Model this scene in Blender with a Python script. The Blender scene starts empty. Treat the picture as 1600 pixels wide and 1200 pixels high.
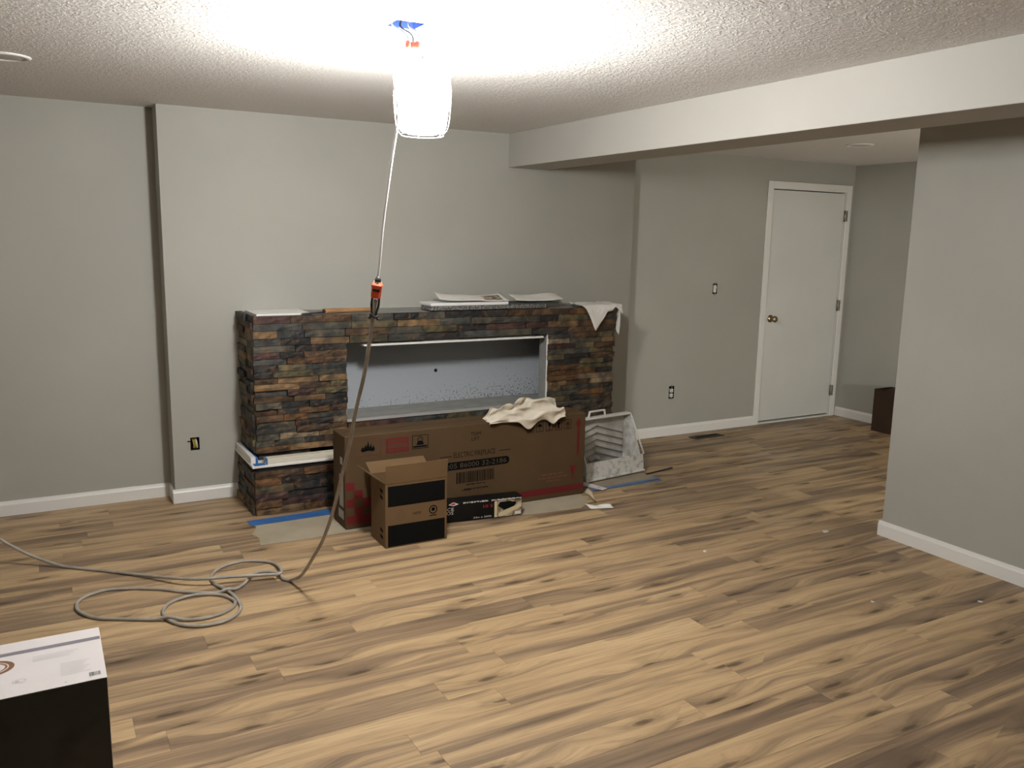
import bpy, bmesh, math, random
import numpy as np
from mathutils import Vector, Matrix, noise

# ------------------------------------------------------------------ camera, world, exposure
SC = bpy.context.scene
COL = SC.collection
CAM_H = 1.6031
YAW, PITCH, ROLL, FPX = 0.5119, -0.1719, 0.0188, 1326.06
_f = Vector((math.sin(YAW)*math.cos(PITCH), math.cos(YAW)*math.cos(PITCH), math.sin(PITCH)))
_r = Vector((math.cos(YAW), -math.sin(YAW), 0)); _u = _r.cross(_f)
_r, _u = _r*math.cos(ROLL)+_u*math.sin(ROLL), -_r*math.sin(ROLL)+_u*math.cos(ROLL)
cam_data = bpy.data.cameras.new('camera'); cam = bpy.data.objects.new('camera', cam_data); COL.objects.link(cam)
cam_data.sensor_fit = 'HORIZONTAL'; cam_data.sensor_width = 36.0; cam_data.lens = FPX/1600*36.0
cam_data.clip_start = 0.05
m = Matrix((_r, _u, -_f)).transposed().to_4x4(); m.translation = (0, 0, CAM_H)
cam.matrix_world = m
SC.camera = cam
world = bpy.data.worlds.new('world'); SC.world = world; world.use_nodes = True
world.node_tree.nodes['Background'].inputs[0].default_value = (0.5, 0.5, 0.5, 1)
world.node_tree.nodes['Background'].inputs[1].default_value = 0.05
SC.view_settings.view_transform = 'Standard'; SC.view_settings.look = 'None'
SC.view_settings.exposure = 0.0; SC.view_settings.gamma = 1.0; SC.view_settings.use_curve_mapping = False
LAMP_STRENGTH = 278.0
SIDE_STRENGTH = 575.0
SC.cycles.max_bounces = 6; SC.cycles.diffuse_bounces = 4; SC.cycles.glossy_bounces = 2; SC.cycles.transmission_bounces = 1

# room dimensions (metres)
ZC = 2.288            # ceiling
YL, YF, YD = 5.385, 5.213, 5.363   # back wall left of the step, chimney wall, door wall
XS, XS2, XR = 0.645, 3.942, 6.524  # left step, right step, far right wall
XB, XB2, ZB = 2.87, 3.182, 2.067   # beam
XP, XP2, YP = 4.031, 4.15, 2.937   # partition
XW, Y0 = -2.4, -2.2                # room behind and left of the camera

# ------------------------------------------------------------------ materials
def nodes_of(mt):
    mt.use_nodes = True
    nt = mt.node_tree
    return nt, nt.nodes['Principled BSDF']

def L(nt, a, b): nt.links.new(a, b)

def mat(name, col, rough=0.6, var=0.0, vscale=8.0, bump=0.0, bscale=60.0, metal=0.0, spec=0.4, stretch=None, col2=None, lo=0.4, hi=0.6, detail=4.0):
    mt = bpy.data.materials.new(name); nt, b = nodes_of(mt)
    b.inputs['Roughness'].default_value = rough; b.inputs['Metallic'].default_value = metal
    b.inputs['Specular IOR Level'].default_value = spec
    c = (*col, 1)
    b.inputs['Base Color'].default_value = c
    tc = nt.nodes.new('ShaderNodeTexCoord'); src = tc.outputs['Object']
    if stretch:
        mp = nt.nodes.new('ShaderNodeMapping'); mp.inputs['Scale'].default_value = stretch
        L(nt, src, mp.inputs[0]); src = mp.outputs[0]
    if var or col2:
        n = nt.nodes.new('ShaderNodeTexNoise'); n.inputs['Scale'].default_value = vscale; n.inputs['Detail'].default_value = detail
        L(nt, src, n.inputs['Vector'])
        r = nt.nodes.new('ShaderNodeValToRGB')
        r.color_ramp.elements[0].position = lo; r.color_ramp.elements[1].position = hi
        if col2: r.color_ramp.elements[0].color = c; r.color_ramp.elements[1].color = (*col2, 1)
        else:
            r.color_ramp.elements[0].color = tuple(x*(1-var) for x in col)+(1,)
            r.color_ramp.elements[1].color = tuple(min(1, x*(1+var)) for x in col)+(1,)
        L(nt, n.outputs['Fac'], r.inputs[0]); L(nt, r.outputs[0], b.inputs['Base Color'])
    if bump:
        n2 = nt.nodes.new('ShaderNodeTexNoise'); n2.inputs['Scale'].default_value = bscale; n2.inputs['Detail'].default_value = 5
        L(nt, src, n2.inputs['Vector'])
        bp = nt.nodes.new('ShaderNodeBump'); bp.inputs['Strength'].default_value = bump; bp.inputs['Distance'].default_value = 0.01
        L(nt, n2.outputs['Fac'], bp.inputs['Height']); L(nt, bp.outputs[0], b.inputs['Normal'])
    return mt

def emis(name, col, strength):
    mt = bpy.data.materials.new(name); nt, b = nodes_of(mt)
    b.inputs['Base Color'].default_value = (0.9, 0.9, 0.9, 1)
    b.inputs['Emission Color'].default_value = (*col, 1); b.inputs['Emission Strength'].default_value = strength
    return mt

M = {}
M['wall'] = mat('greige_wall_paint', (0.405, 0.399, 0.360), 0.62, var=0.03, vscale=1.3, bump=0.04, bscale=220, spec=0.3)
M['trim'] = mat('white_trim_paint', (0.80, 0.79, 0.765), 0.35, spec=0.45)
M['beam'] = mat('cream_beam_paint', (0.425, 0.413, 0.382), 0.6, var=0.02, vscale=2, bump=0.03, bscale=200, spec=0.3)
M['door'] = mat('white_door_paint', (0.70, 0.705, 0.68), 0.4, var=0.02, vscale=2)
M['dark'] = mat('black_void', (0.006, 0.006, 0.007), 0.8)
M['black'] = mat('black_print', (0.0035, 0.0034, 0.003), 0.8, spec=0.12)
M['blackgloss'] = mat('black_glossy_card', (0.0045, 0.0044, 0.0045), 0.5, var=0.3, vscale=6, spec=0.2)
M['red'] = mat('red_print', (0.13, 0.008, 0.010), 0.6)
M['redpr'] = mat('bright_red_print', (0.45, 0.03, 0.03), 0.5)
M['white'] = mat('white_plastic', (0.75, 0.74, 0.72), 0.4)
M['whitepr'] = mat('white_print', (0.72, 0.70, 0.66), 0.5)
M['greypr'] = mat('grey_print', (0.50, 0.48, 0.49), 0.6)
M['brownpr'] = mat('brown_print', (0.20, 0.10, 0.05), 0.6)
M['card'] = mat('kraft_cardboard', (0.083, 0.050, 0.024), 0.75, var=0.06, vscale=3, bump=0.05, bscale=8, spec=0.2)
M['card2'] = mat('light_kraft_cardboard', (0.138, 0.084, 0.040), 0.75, var=0.05, vscale=4, bump=0.05, bscale=9, spec=0.2)
M['carddk'] = mat('dark_kraft_cardboard', (0.042, 0.025, 0.016), 0.8, var=0.08, vscale=4, spec=0.2)
M['paper'] = mat('masking_paper', (0.36, 0.31, 0.23), 0.8, var=0.06, vscale=5, bump=0.15, bscale=6, spec=0.15)
M['tape'] = mat('blue_tape', (0.035, 0.13, 0.36), 0.55, var=0.1, vscale=9)
M['blueedge'] = mat('blue_grey_tape', (0.12, 0.19, 0.32), 0.55, var=0.12, vscale=12)
M['rag'] = mat('off_white_cotton', (0.66, 0.60, 0.50), 0.9, var=0.06, vscale=12, bump=0.1, bscale=180, spec=0.1)
M['towel'] = mat('white_paper_towel', (0.78, 0.76, 0.72), 0.9, var=0.03, vscale=10, bump=0.1, bscale=120, spec=0.1)
M['foam'] = mat('white_foam', (0.80, 0.80, 0.79), 0.7)
M['cord'] = mat('grey_cord_jacket', (0.34, 0.31, 0.27), 0.5, var=0.12, vscale=14)
M['cordblack'] = mat('black_cord_jacket', (0.02, 0.02, 0.022), 0.45)
M['cordwhite'] = mat('white_wire_jacket', (0.62, 0.62, 0.62), 0.4)
M['orange'] = mat('orange_plastic', (0.75, 0.10, 0.045), 0.4)
M['wirenut'] = mat('red_wire_nut', (0.62, 0.10, 0.06), 0.45)
M['bluebox'] = mat('blue_plastic_box', (0.03, 0.06, 0.22), 0.5)
M['yellow'] = mat('yellow_wire', (0.45, 0.33, 0.06), 0.5)
M['copper'] = mat('copper_wire', (0.45, 0.2, 0.09), 0.35, metal=1)
M['brass'] = mat('antique_brass', (0.36, 0.29, 0.19), 0.28, metal=1)
M['nickel'] = mat('worn_hinge_metal', (0.30, 0.27, 0.22), 0.4, metal=1)
M['steel'] = mat('dark_steel', (0.05, 0.05, 0.055), 0.35, metal=0.8)
M['woodh'] = mat('varnished_handle_wood', (0.32, 0.17, 0.075), 0.45, var=0.2, vscale=10, stretch=(1, 12, 12))
M['register'] = mat('bronze_register', (0.03, 0.022, 0.017), 0.45, metal=0.5)
M['primed'] = mat('cement_board_grey', (0.27, 0.27, 0.255), 0.8, var=0.08, vscale=10)
M['grout'] = mat('dark_mortar', (0.035, 0.032, 0.028), 0.9, var=0.3, vscale=30)
M['silver'] = mat('lamp_grey_metal', (0.35, 0.35, 0.36), 0.4, metal=0.7)
M['ring'] = mat('bare_plaster_ring', (0.20, 0.19, 0.22), 0.8)
M['slab'] = mat('speckled_grey_stone', (0.07, 0.068, 0.065), 0.8, col2=(0.30, 0.29, 0.27), vscale=90, lo=0.45, hi=0.65, bump=0.3, bscale=70)
M['tray'] = mat('paint_caked_white_plastic', (0.36, 0.35, 0.32), 0.55, col2=(0.64, 0.63, 0.60), vscale=14, lo=0.38, hi=0.6, bump=0.15, bscale=30)
M['traylip'] = mat('mottled_dried_paint', (0.42, 0.41, 0.38), 0.7, col2=(0.72, 0.71, 0.68), vscale=26, lo=0.33, hi=0.50, bump=0.4, bscale=45)
M['traygrey'] = mat('grey_ramp_plastic', (0.40, 0.39, 0.36), 0.5, var=0.12, vscale=12)
M['whitebox'] = mat('white_carton', (0.74, 0.70, 0.70), 0.45, var=0.01, vscale=3)
M['darkbox'] = mat('charcoal_carton', (0.030, 0.033, 0.031), 0.5, col2=(0.015, 0.015, 0.016), vscale=7, lo=0.52, hi=0.7, detail=2)
M['photo'] = mat('printed_photo', (0.12, 0.08, 0.05), 0.4, col2=(0.5, 0.42, 0.3), vscale=28, lo=0.4, hi=0.6)
M['cream'] = mat('cream_fleece', (0.60, 0.52, 0.32), 0.9, bump=0.2, bscale=150)
M['dgreen'] = mat('dark_slate_offcut', (0.05, 0.055, 0.05), 0.8, var=0.2, vscale=20)

# knockdown ceiling
def ceiling_mat():
    mt = bpy.data.materials.new('textured_ceiling_paint'); nt, b = nodes_of(mt)
    b.inputs['Base Color'].default_value = (0.72, 0.70, 0.68, 1); b.inputs['Roughness'].default_value = 0.8
    b.inputs['Specular IOR Level'].default_value = 0.15
    tc = nt.nodes.new('ShaderNodeTexCoord')
    n = nt.nodes.new('ShaderNodeTexNoise'); n.inputs['Scale'].default_value = 42; n.inputs['Detail'].default_value = 5; n.inputs['Distortion'].default_value = 1.2
    L(nt, tc.outputs['Object'], n.inputs['Vector'])
    r = nt.nodes.new('ShaderNodeValToRGB'); r.color_ramp.elements[0].position = 0.46; r.color_ramp.elements[1].position = 0.60
    L(nt, n.outputs['Fac'], r.inputs[0])
    n3 = nt.nodes.new('ShaderNodeTexNoise'); n3.inputs['Scale'].default_value = 2.5; n3.inputs['Detail'].default_value = 3
    L(nt, tc.outputs['Object'], n3.inputs['Vector'])
    mul = nt.nodes.new('ShaderNodeMath'); mul.operation = 'MULTIPLY'; L(nt, r.outputs[0], mul.inputs[0]); L(nt, n3.outputs['Fac'], mul.inputs[1])
    bp = nt.nodes.new('ShaderNodeBump'); bp.inputs['Strength'].default_value = 0.55; bp.inputs['Distance'].default_value = 0.008
    L(nt, mul.outputs[0], bp.inputs['Height']); L(nt, bp.outputs[0], b.inputs['Normal'])
    return mt
M['ceiling'] = ceiling_mat()

# rustic oak planks: per-object seeds come from the object colour
def plank_mat():
    mt = bpy.data.materials.new('rustic_oak_plank'); nt, b = nodes_of(mt)
    N = nt.nodes.new
    tc = N('ShaderNodeTexCoord'); oi = N('ShaderNodeObjectInfo')
    sep = N('ShaderNodeSeparateColor'); L(nt, oi.outputs['Color'], sep.inputs[0])
    off = N('ShaderNodeCombineXYZ')
    def mth(op, a, bb=None, clamp=False):
        n = N('ShaderNodeMath'); n.operation = op; n.use_clamp = clamp
        for i, v in enumerate((a, bb)):
            if v is None: continue
            if isinstance(v, (int, float)): n.inputs[i].default_value = v
            else: L(nt, v, n.inputs[i])
        return n.outputs[0]
    L(nt, mth('MULTIPLY', sep.outputs[1], 37.0), off.inputs[0]); L(nt, mth('MULTIPLY', sep.outputs[2], 23.0), off.inputs[1])
    add = N('ShaderNodeVectorMath'); add.operation = 'ADD'; L(nt, tc.outputs['Object'], add.inputs[0]); L(nt, off.outputs[0], add.inputs[1])
    def mapped(sx, sy, src=None):
        mp = N('ShaderNodeMapping'); mp.inputs['Scale'].default_value = (sx, sy, 1); L(nt, src or add.outputs[0], mp.inputs[0]); return mp.outputs[0]
    def ramp(src, stops):
        r = N('ShaderNodeValToRGB'); els = r.color_ramp.elements
        for i, (p, c) in enumerate(stops):
            e = els[i] if i < 2 else els.new(p)
            e.position = p; e.color = (*c, 1) if len(c) == 3 else c
        L(nt, src, r.inputs[0]); return r.outputs[0]
    # knots: sparse stretched cells
    vo = N('ShaderNodeTexVoronoi'); vo.voronoi_dimensions = '2D'; vo.inputs['Scale'].default_value = 1.0; L(nt, mapped(1.9, 8.5), vo.inputs['Vector'])
    kd = vo.outputs['Distance']
    ksel = N('ShaderNodeSeparateColor'); L(nt, vo.outputs['Color'], ksel.inputs[0])
    has = mth('GREATER_THAN', ksel.outputs[0], 0.50)
    # grain bends around the knots
    warp = mth('MULTIPLY', mth('MULTIPLY', has, mth('SUBTRACT', 0.55, kd, True)), 0.10)
    sx = N('ShaderNodeSeparateXYZ'); L(nt, add.outputs[0], sx.inputs[0])
    wn = N('ShaderNodeTexNoise'); wn.inputs['Scale'].default_value = 1.0; wn.inputs['Detail'].default_value = 2; L(nt, mapped(1.6, 5.0), wn.inputs['Vector'])
    wob = mth('MULTIPLY', mth('SUBTRACT', wn.outputs['Fac'], 0.5), 0.045)
    cy = mth('ADD', mth('ADD', sx.outputs[1], warp), wob)
    wv = N('ShaderNodeCombineXYZ'); L(nt, sx.outputs[0], wv.inputs[0]); L(nt, cy, wv.inputs[1])
    g1 = N('ShaderNodeTexNoise'); g1.inputs['Scale'].default_value = 1.0; g1.inputs['Detail'].default_value = 3; g1.inputs['Roughness'].default_value = 0.55
    L(nt, mapped(0.75, 15.0, wv.outputs[0]), g1.inputs['Vector'])       # broad heart/sap streaks
    g2 = N('ShaderNodeTexNoise'); g2.inputs['Scale'].default_value = 1.0; g2.inputs['Detail'].default_value = 6; g2.inputs['Roughness'].default_value = 0.7
    L(nt, mapped(4.0, 110.0, wv.outputs[0]), g2.inputs['Vector'])      # fine grain
    shade = mth('ADD', g1.outputs['Fac'], mth('MULTIPLY', mth('SUBTRACT', sep.outputs[0], 0.5), 0.20))
    base = ramp(shade, [(0.28, (0.560, 0.400, 0.225)), (0.74, (0.150, 0.102, 0.066)), (0.46, (0.450, 0.310, 0.172)), (0.56, (0.285, 0.195, 0.118))])
    fine = ramp(g2.outputs['Fac'], [(0.28, (0.48, 0.48, 0.48)), (0.50, (0.95, 0.95, 0.95)), (0.66, (1.08, 1.08, 1.08))])
    mx = N('ShaderNodeMix'); mx.data_type = 'RGBA'; mx.blend_type = 'MULTIPLY'; mx.inputs[0].default_value = 0.75
    L(nt, base, mx.inputs[6]); L(nt, fine, mx.inputs[7])
    kn = N('ShaderNodeTexNoise'); kn.inputs['Scale'].default_value = 1; kn.inputs['Detail'].default_value = 3; L(nt, mapped(14, 60, wv.outputs[0]), kn.inputs['Vector'])
    kdn = mth('ADD', kd, mth('MULTIPLY', mth('SUBTRACT', kn.outputs['Fac'], 0.5), 0.16))
    kmask = mth('MULTIPLY', has, ramp(kdn, [(0.03, (1, 1, 1)), (0.30, (0, 0, 0)), (0.075, (0.80, 0.80, 0.80)), (0.11, (0.30, 0.30, 0.30)), (0.16, (0.38, 0.38, 0.38)), (0.20, (0.14, 0.14, 0.14))]))
    mx2 = N('ShaderNodeMix'); mx2.data_type = 'RGBA'; L(nt, mth('MULTIPLY', kmask, 0.85), mx2.inputs[0]); L(nt, mx.outputs[2], mx2.inputs[6]); mx2.inputs[7].default_value = (0.055, 0.032, 0.018, 1)
    L(nt, mx2.outputs[2], b.inputs['Base Color'])
    b.inputs['Roughness'].default_value = 0.42; b.inputs['Specular IOR Level'].default_value = 0.35
    dn = N('ShaderNodeTexNoise'); dn.inputs['Scale'].default_value = 2.2; dn.inputs['Detail'].default_value = 4
    ge = N('ShaderNodeNewGeometry'); L(nt, ge.outputs['Position'], dn.inputs['Vector'])
    L(nt, ramp(dn.outputs['Fac'], [(0.35, (0.36, 0.36, 0.36)), (0.7, (0.58, 0.58, 0.58))]), b.inputs['Roughness'])
    bp = N('ShaderNodeBump'); bp.inputs['Strength'].default_value = 0.10; bp.inputs['Distance'].default_value = 0.003
    L(nt, g2.outputs['Fac'], bp.inputs['Height']); L(nt, bp.outputs[0], b.inputs['Normal'])
    return mt
M['plank'] = plank_mat()

# split slate: each stone's own colour is its object colour
def slate_mat():
    mt = bpy.data.materials.new('split_slate_stone'); nt, b = nodes_of(mt); N = nt.nodes.new
    oi = N('ShaderNodeObjectInfo'); ge = N('ShaderNodeNewGeometry')
    n = N('ShaderNodeTexNoise'); n.inputs['Scale'].default_value = 16; n.inputs['Detail'].default_value = 5; L(nt, ge.outputs['Position'], n.inputs['Vector'])
    r = N('ShaderNodeValToRGB'); r.color_ramp.elements[0].position = 0.40; r.color_ramp.elements[0].color = (0.45, 0.42, 0.42, 1)
    r.color_ramp.elements[1].position = 0.66; r.color_ramp.elements[1].color = (1.35, 1.15, 0.92, 1); L(nt, n.outputs['Fac'], r.inputs[0])
    mx = N('ShaderNodeMix'); mx.data_type = 'RGBA'; mx.blend_type = 'MULTIPLY'; mx.inputs[0].default_value = 1; L(nt, oi.outputs['Color'], mx.inputs[6]); L(nt, r.outputs[0], mx.inputs[7])
    n2 = N('ShaderNodeTexNoise'); n2.inputs['Scale'].default_value = 34; n2.inputs['Detail'].default_value = 3; L(nt, ge.outputs['Position'], n2.inputs['Vector'])
    r2 = N('ShaderNodeValToRGB'); r2.color_ramp.elements[0].position = 0.58; r2.color_ramp.elements[0].color = (0, 0, 0, 1); r2.color_ramp.elements[1].position = 0.70; r2.color_ramp.elements[1].color = (0.6, 0.6, 0.6, 1); L(nt, n2.outputs['Fac'], r2.inputs[0])
    mx2 = N('ShaderNodeMix'); mx2.data_type = 'RGBA'; L(nt, r2.outputs[0], mx2.inputs[0]); L(nt, mx.outputs[2], mx2.inputs[6]); mx2.inputs[7].default_value = (0.16, 0.075, 0.03, 1)
    L(nt, mx2.outputs[2], b.inputs['Base Color']); b.inputs['Roughness'].default_value = 0.65; b.inputs['Specular IOR Level'].default_value = 0.35
    n3 = N('ShaderNodeTexNoise'); n3.inputs['Scale'].default_value = 45; n3.inputs['Detail'].default_value = 6; L(nt, ge.outputs['Position'], n3.inputs['Vector'])
    bp = N('ShaderNodeBump'); bp.inputs['Strength'].default_value = 0.5; bp.inputs['Distance'].default_value = 0.01; L(nt, n3.outputs['Fac'], bp.inputs['Height']); L(nt, bp.outputs[0], b.inputs['Normal'])
    return mt
M['slate'] = slate_mat()

# niche drywall: pale with mildew specks gathering near the sill on the right
def niche_mat():
    mt = bpy.data.materials.new('speckled_drywall'); nt, b = nodes_of(mt); N = nt.nodes.new
    ge = N('ShaderNodeNewGeometry'); sp = N('ShaderNodeSeparateXYZ'); L(nt, ge.outputs['Position'], sp.inputs[0])
    n = N('ShaderNodeTexNoise'); n.inputs['Scale'].default_value = 75; n.inputs['Detail'].default_value = 2; L(nt, ge.outputs['Position'], n.inputs['Vector'])
    mr = N('ShaderNodeMapRange'); mr.inputs[1].default_value = 0.50; mr.inputs[2].default_value = 0.66; mr.inputs[3].default_value = 0.10; mr.inputs[4].default_value = -0.04; L(nt, sp.outputs[2], mr.inputs[0])
    mr2 = N('ShaderNodeMapRange'); mr2.inputs[1].default_value = 1.8; mr2.inputs[2].default_value = 2.9; mr2.inputs[3].default_value = -0.05; mr2.inputs[4].default_value = 0.05; L(nt, sp.outputs[0], mr2.inputs[0])
    a = N('ShaderNodeMath'); L(nt, n.outputs['Fac'], a.inputs[0]); L(nt, mr.outputs[0], a.inputs[1])
    a2 = N('ShaderNodeMath'); L(nt, a.outputs[0], a2.inputs[0]); L(nt, mr2.outputs[0], a2.inputs[1])
    r = N('ShaderNodeValToRGB'); r.color_ramp.elements[0].position = 0.645; r.color_ramp.elements[0].color = (0.42, 0.45, 0.49, 1); r.color_ramp.elements[1].position = 0.74; r.color_ramp.elements[1].color = (0.16, 0.17, 0.18, 1)
    L(nt, a2.outputs[0], r.inputs[0]); L(nt, r.outputs[0], b.inputs['Base Color']); b.inputs['Roughness'].default_value = 0.8
    return mt
M['niche'] = niche_mat()

# ------------------------------------------------------------------ mesh helpers
class MB:
    """collects geometry; build() links it as one mesh object"""
    def __init__(self): self.v = []; self.f = []; self.mi = []; self.sm = []
    def add(self, vs, fs, mi=0, smooth=False):
        o = len(self.v); self.v += [tuple(p) for p in vs]
        for f in fs: self.f.append([i+o for i in f]); self.mi.append(mi); self.sm.append(smooth)
        return self
    def box(self, x0, x1, y0, y1, z0, z1, mi=0, bev=0.0, M4=None):
        if bev <= 0:
            vs = [(x, y, z) for z in (z0, z1) for y in (y0, y1) for x in (x0, x1)]
            fs = [(0, 2, 3, 1), (4, 5, 7, 6), (0, 1, 5, 4), (2, 6, 7, 3), (0, 4, 6, 2), (1, 3, 7, 5)]
            if M4: vs = [M4 @ Vector(p) for p in vs]
            return self.add(vs, fs, mi)
        bm = bmesh.new(); bmesh.ops.create_cube(bm, size=1)
        for v in bm.verts: v.co = ((x0+x1)/2+v.co.x*(x1-x0), (y0+y1)/2+v.co.y*(y1-y0), (z0+z1)/2+v.co.z*(z1-z0))
        bmesh.ops.bevel(bm, geom=bm.edges[:], offset=bev, segments=1, affect='EDGES', profile=0.5)
        return self.bm(bm, mi, M4)
    def bm(self, bm, mi=0, M4=None, smooth=False):
        bm.verts.index_update()
        vs = [(M4 @ v.co) if M4 else v.co.copy() for v in bm.verts]
        fs = [[v.index for v in f.verts] for f in bm.faces]; bm.free()
        return self.add(vs, fs, mi, smooth)
    def tube(self, pts, r, seg=8, mi=0, cap=True, smooth=True):
        pts = [Vector(p) for p in pts]; n = len(pts); vs = []; fs = []
        rr = r if isinstance(r, (list, tuple)) else [r]*n
        up = Vector((0, 0, 1)); prev = None
        for i, p in enumerate(pts):
            t = (pts[min(i+1, n-1)]-pts[max(i-1, 0)]).normalized()
            if prev is None:
                a = t.cross(up) if abs(t.dot(up)) < 0.95 else t.cross(Vector((1, 0, 0)))
            else: a = prev - t*prev.dot(t)
            a.normalize(); prev = a; b = t.cross(a)
            for k in range(seg):
                an = 2*math.pi*k/seg; vs.append(p+(a*math.cos(an)+b*math.sin(an))*rr[i])
        for i in range(n-1):
            for k in range(seg):
                k2 = (k+1) % seg; fs.append((i*seg+k, i*seg+k2, (i+1)*seg+k2, (i+1)*seg+k))
        if cap: fs.append(list(range(seg))[::-1]); fs.append([(n-1)*seg+k for k in range(seg)])
        return self.add(vs, fs, mi, smooth)
    def lathe(self, prof, c=(0, 0, 0), seg=32, mi=0, axis='z', smooth=True):
        vs = []; fs = []; n = len(prof)
        for (r, h) in prof:
            for k in range(seg):
                a = 2*math.pi*k/seg
                p = (r*math.cos(a), r*math.sin(a), h) if axis == 'z' else ((r*math.cos(a), -h, r*math.sin(a)) if axis == 'y' else (h, r*math.cos(a), r*math.sin(a)))
                vs.append((p[0]+c[0], p[1]+c[1], p[2]+c[2]))
        for i in range(n-1):
            for k in range(seg):
                k2 = (k+1) % seg; fs.append((i*seg+k, i*seg+k2, (i+1)*seg+k2, (i+1)*seg+k))
        if prof[0][0] > 1e-6: fs.append(list(range(seg))[::-1])
        if prof[-1][0] > 1e-6: fs.append([(n-1)*seg+k for k in range(seg)])
        return self.add(vs, fs, mi, smooth)
    def prism(self, poly, axis, a0, a1, mi=0):
        """extrude a 2-D outline along an axis: 'x' -> (y,z), 'y' -> (x,z), 'z' -> (x,y)"""
        n = len(poly)
        def P(p, a): return {'x': (a, p[0], p[1]), 'y': (p[0], a, p[1]), 'z': (p[0], p[1], a)}[axis]
        vs = [P(p, a0) for p in poly]+[P(p, a1) for p in poly]
        fs = [list(range(n))[::-1], [n+i for i in range(n)]]+[(i, (i+1) % n, n+(i+1) % n, n+i) for i in range(n)]
        return self.add(vs, fs, mi)
    def mesh(self, name):
        me = bpy.data.meshes.new(name); me.from_pydata(self.v, [], self.f)
        for p, mi, s in zip(me.polygons, self.mi, self.sm): p.material_index = mi; p.use_smooth = s
        bm = bmesh.new(); bm.from_mesh(me); bmesh.ops.recalc_face_normals(bm, faces=bm.faces[:]); bm.to_mesh(me); bm.free()
        me.update(); return me
    def build(self, name, mats, parent=None, off=None, label=None):
        if off is not None: self.v = [(p[0]-off[0], p[1]-off[1], p[2]-off[2]) for p in self.v]
        me = self.mesh(name)
        for mt in (mats if isinstance(mats, (list, tuple)) else [mats]): me.materials.append(mt)
        o = bpy.data.objects.new(name, me); COL.objects.link(o); o.parent = parent
        if label: o['label'] = label
        return o

def thing(name, label, cat, loc=(0, 0, 0), rz=0.0, group=None):
    o = bpy.data.objects.new(name, None); COL.objects.link(o); o.location = loc; o.rotation_euler = (0, 0, rz)
    o.empty_display_size = 0.1; o['label'] = label; o['category'] = cat
    if group: o['group'] = group
    return o
def tag(o, label, cat, group=None):
    o['label'] = label; o['category'] = cat
    if group: o['group'] = group
    return o
def struct(o, label, cat):
    o['kind'] = 'structure'; o['label'] = label; o['category'] = cat; return o

def text_mesh(s, size, width=None):
    cu = bpy.data.curves.new('txt', 'FONT'); cu.body = s; cu.size = size; cu.resolution_u = 2
    o = bpy.data.objects.new('txt', cu); COL.objects.link(o)
    dg = bpy.context.evaluated_depsgraph_get(); dg.update()
    me = bpy.data.meshes.new_from_object(o.evaluated_get(dg))
    bpy.data.objects.remove(o); bpy.data.curves.remove(cu)
    xs = [v.co.x for v in me.vertices]; ys = [v.co.y for v in me.vertices]
    x0, x1, y0, y1 = min(xs), max(xs), min(ys), max(ys)
    vs = [(v.co.x-x0, v.co.y-y0) for v in me.vertices]; fs = [list(p.vertices) for p in me.polygons]
    bpy.data.meshes.remove(me)
    w, h = x1-x0, y1-y0
    if width: k = width/w; vs = [(x*k, y) for x, y in vs]; w = width
    return vs, fs, w, h
class Print:
    """flat print on a vertical face: u runs right, v runs up, y is the face plane"""
    def __init__(self, y=-0.0008, frame=None): self.y = y; self.fr = frame or (lambda u, v, y: (u, y, v)); self.m = MB()
    def pt(self, u, v): return self.fr(u, v, self.y)
    def rect(self, u0, u1, v0, v1): self.m.add([self.pt(u0, v0), self.pt(u1, v0), self.pt(u1, v1), self.pt(u0, v1)], [(0, 1, 2, 3)]); return self
    def poly(self, pts): self.m.add([self.pt(*p) for p in pts], [tuple(range(len(pts)))]); return self
    def frame_rect(self, u0, u1, v0, v1, t):
        self.rect(u0, u1, v0, v0+t); self.rect(u0, u1, v1-t, v1); self.rect(u0, u0+t, v0+t, v1-t); self.rect(u1-t, u1, v0+t, v1-t); return self
    def disc(self, u, v, r, n=20, rx=1.0): return self.poly([(u+r*rx*math.cos(2*math.pi*k/n), v+r*math.sin(2*math.pi*k/n)) for k in range(n)])
    def ring(self, u, v, r, t, n=24, rx=1.0):
        for k in range(n):
            a, b = 2*math.pi*k/n, 2*math.pi*(k+1)/n
            self.poly([(u+(r-t)*rx*math.cos(a), v+(r-t)*math.sin(a)), (u+r*rx*math.cos(a), v+r*math.sin(a)), (u+r*rx*math.cos(b), v+r*math.sin(b)), (u+(r-t)*rx*math.cos(b), v+(r-t)*math.sin(b))])
        return self
    def text(self, s, u, v, size, width=None, center=False):
        vs, fs, w, h = text_mesh(s, size, width)
        du = u-(w/2 if center else 0)
        self.m.add([self.pt(x+du, y+v) for x, y in vs], fs); return self
    def smudge(self, u, v, h, width, seed=0):
        # a line of small print too blurred to read: letter-wide marks in word groups
        r = random.Random(seed); x = u
        while x < u+width:
            w = min(h*r.uniform(0.35, 0.7), u+width-x); self.rect(x, x+w, v+h*r.choice((0, 0, 0.25)), v+h*r.choice((1, 1, 0.75))); x += w+h*r.choice((0.18, 0.18, 0.2, 0.6))
        return self
    def build(self, name, mt, parent, label=None): return self.m.build(name, mt, parent, label=label)

def crom(pts, n=8):
    """Catmull-Rom through 3-D points"""
    P = [np.array(p, float) for p in pts]; P = [2*P[0]-P[1]]+P+[2*P[-1]-P[-2]]; out = []
    for i in range(1, len(P)-2):
        for k in range(n):
            t = k/n; a, b, c, d = P[i-1], P[i], P[i+1], P[i+2]
            out.append(0.5*((2*b)+(-a+c)*t+(2*a-5*b+4*c-d)*t*t+(-a+3*b-3*c+d)*t**3))
    out.append(P[-2]); return out

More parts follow.
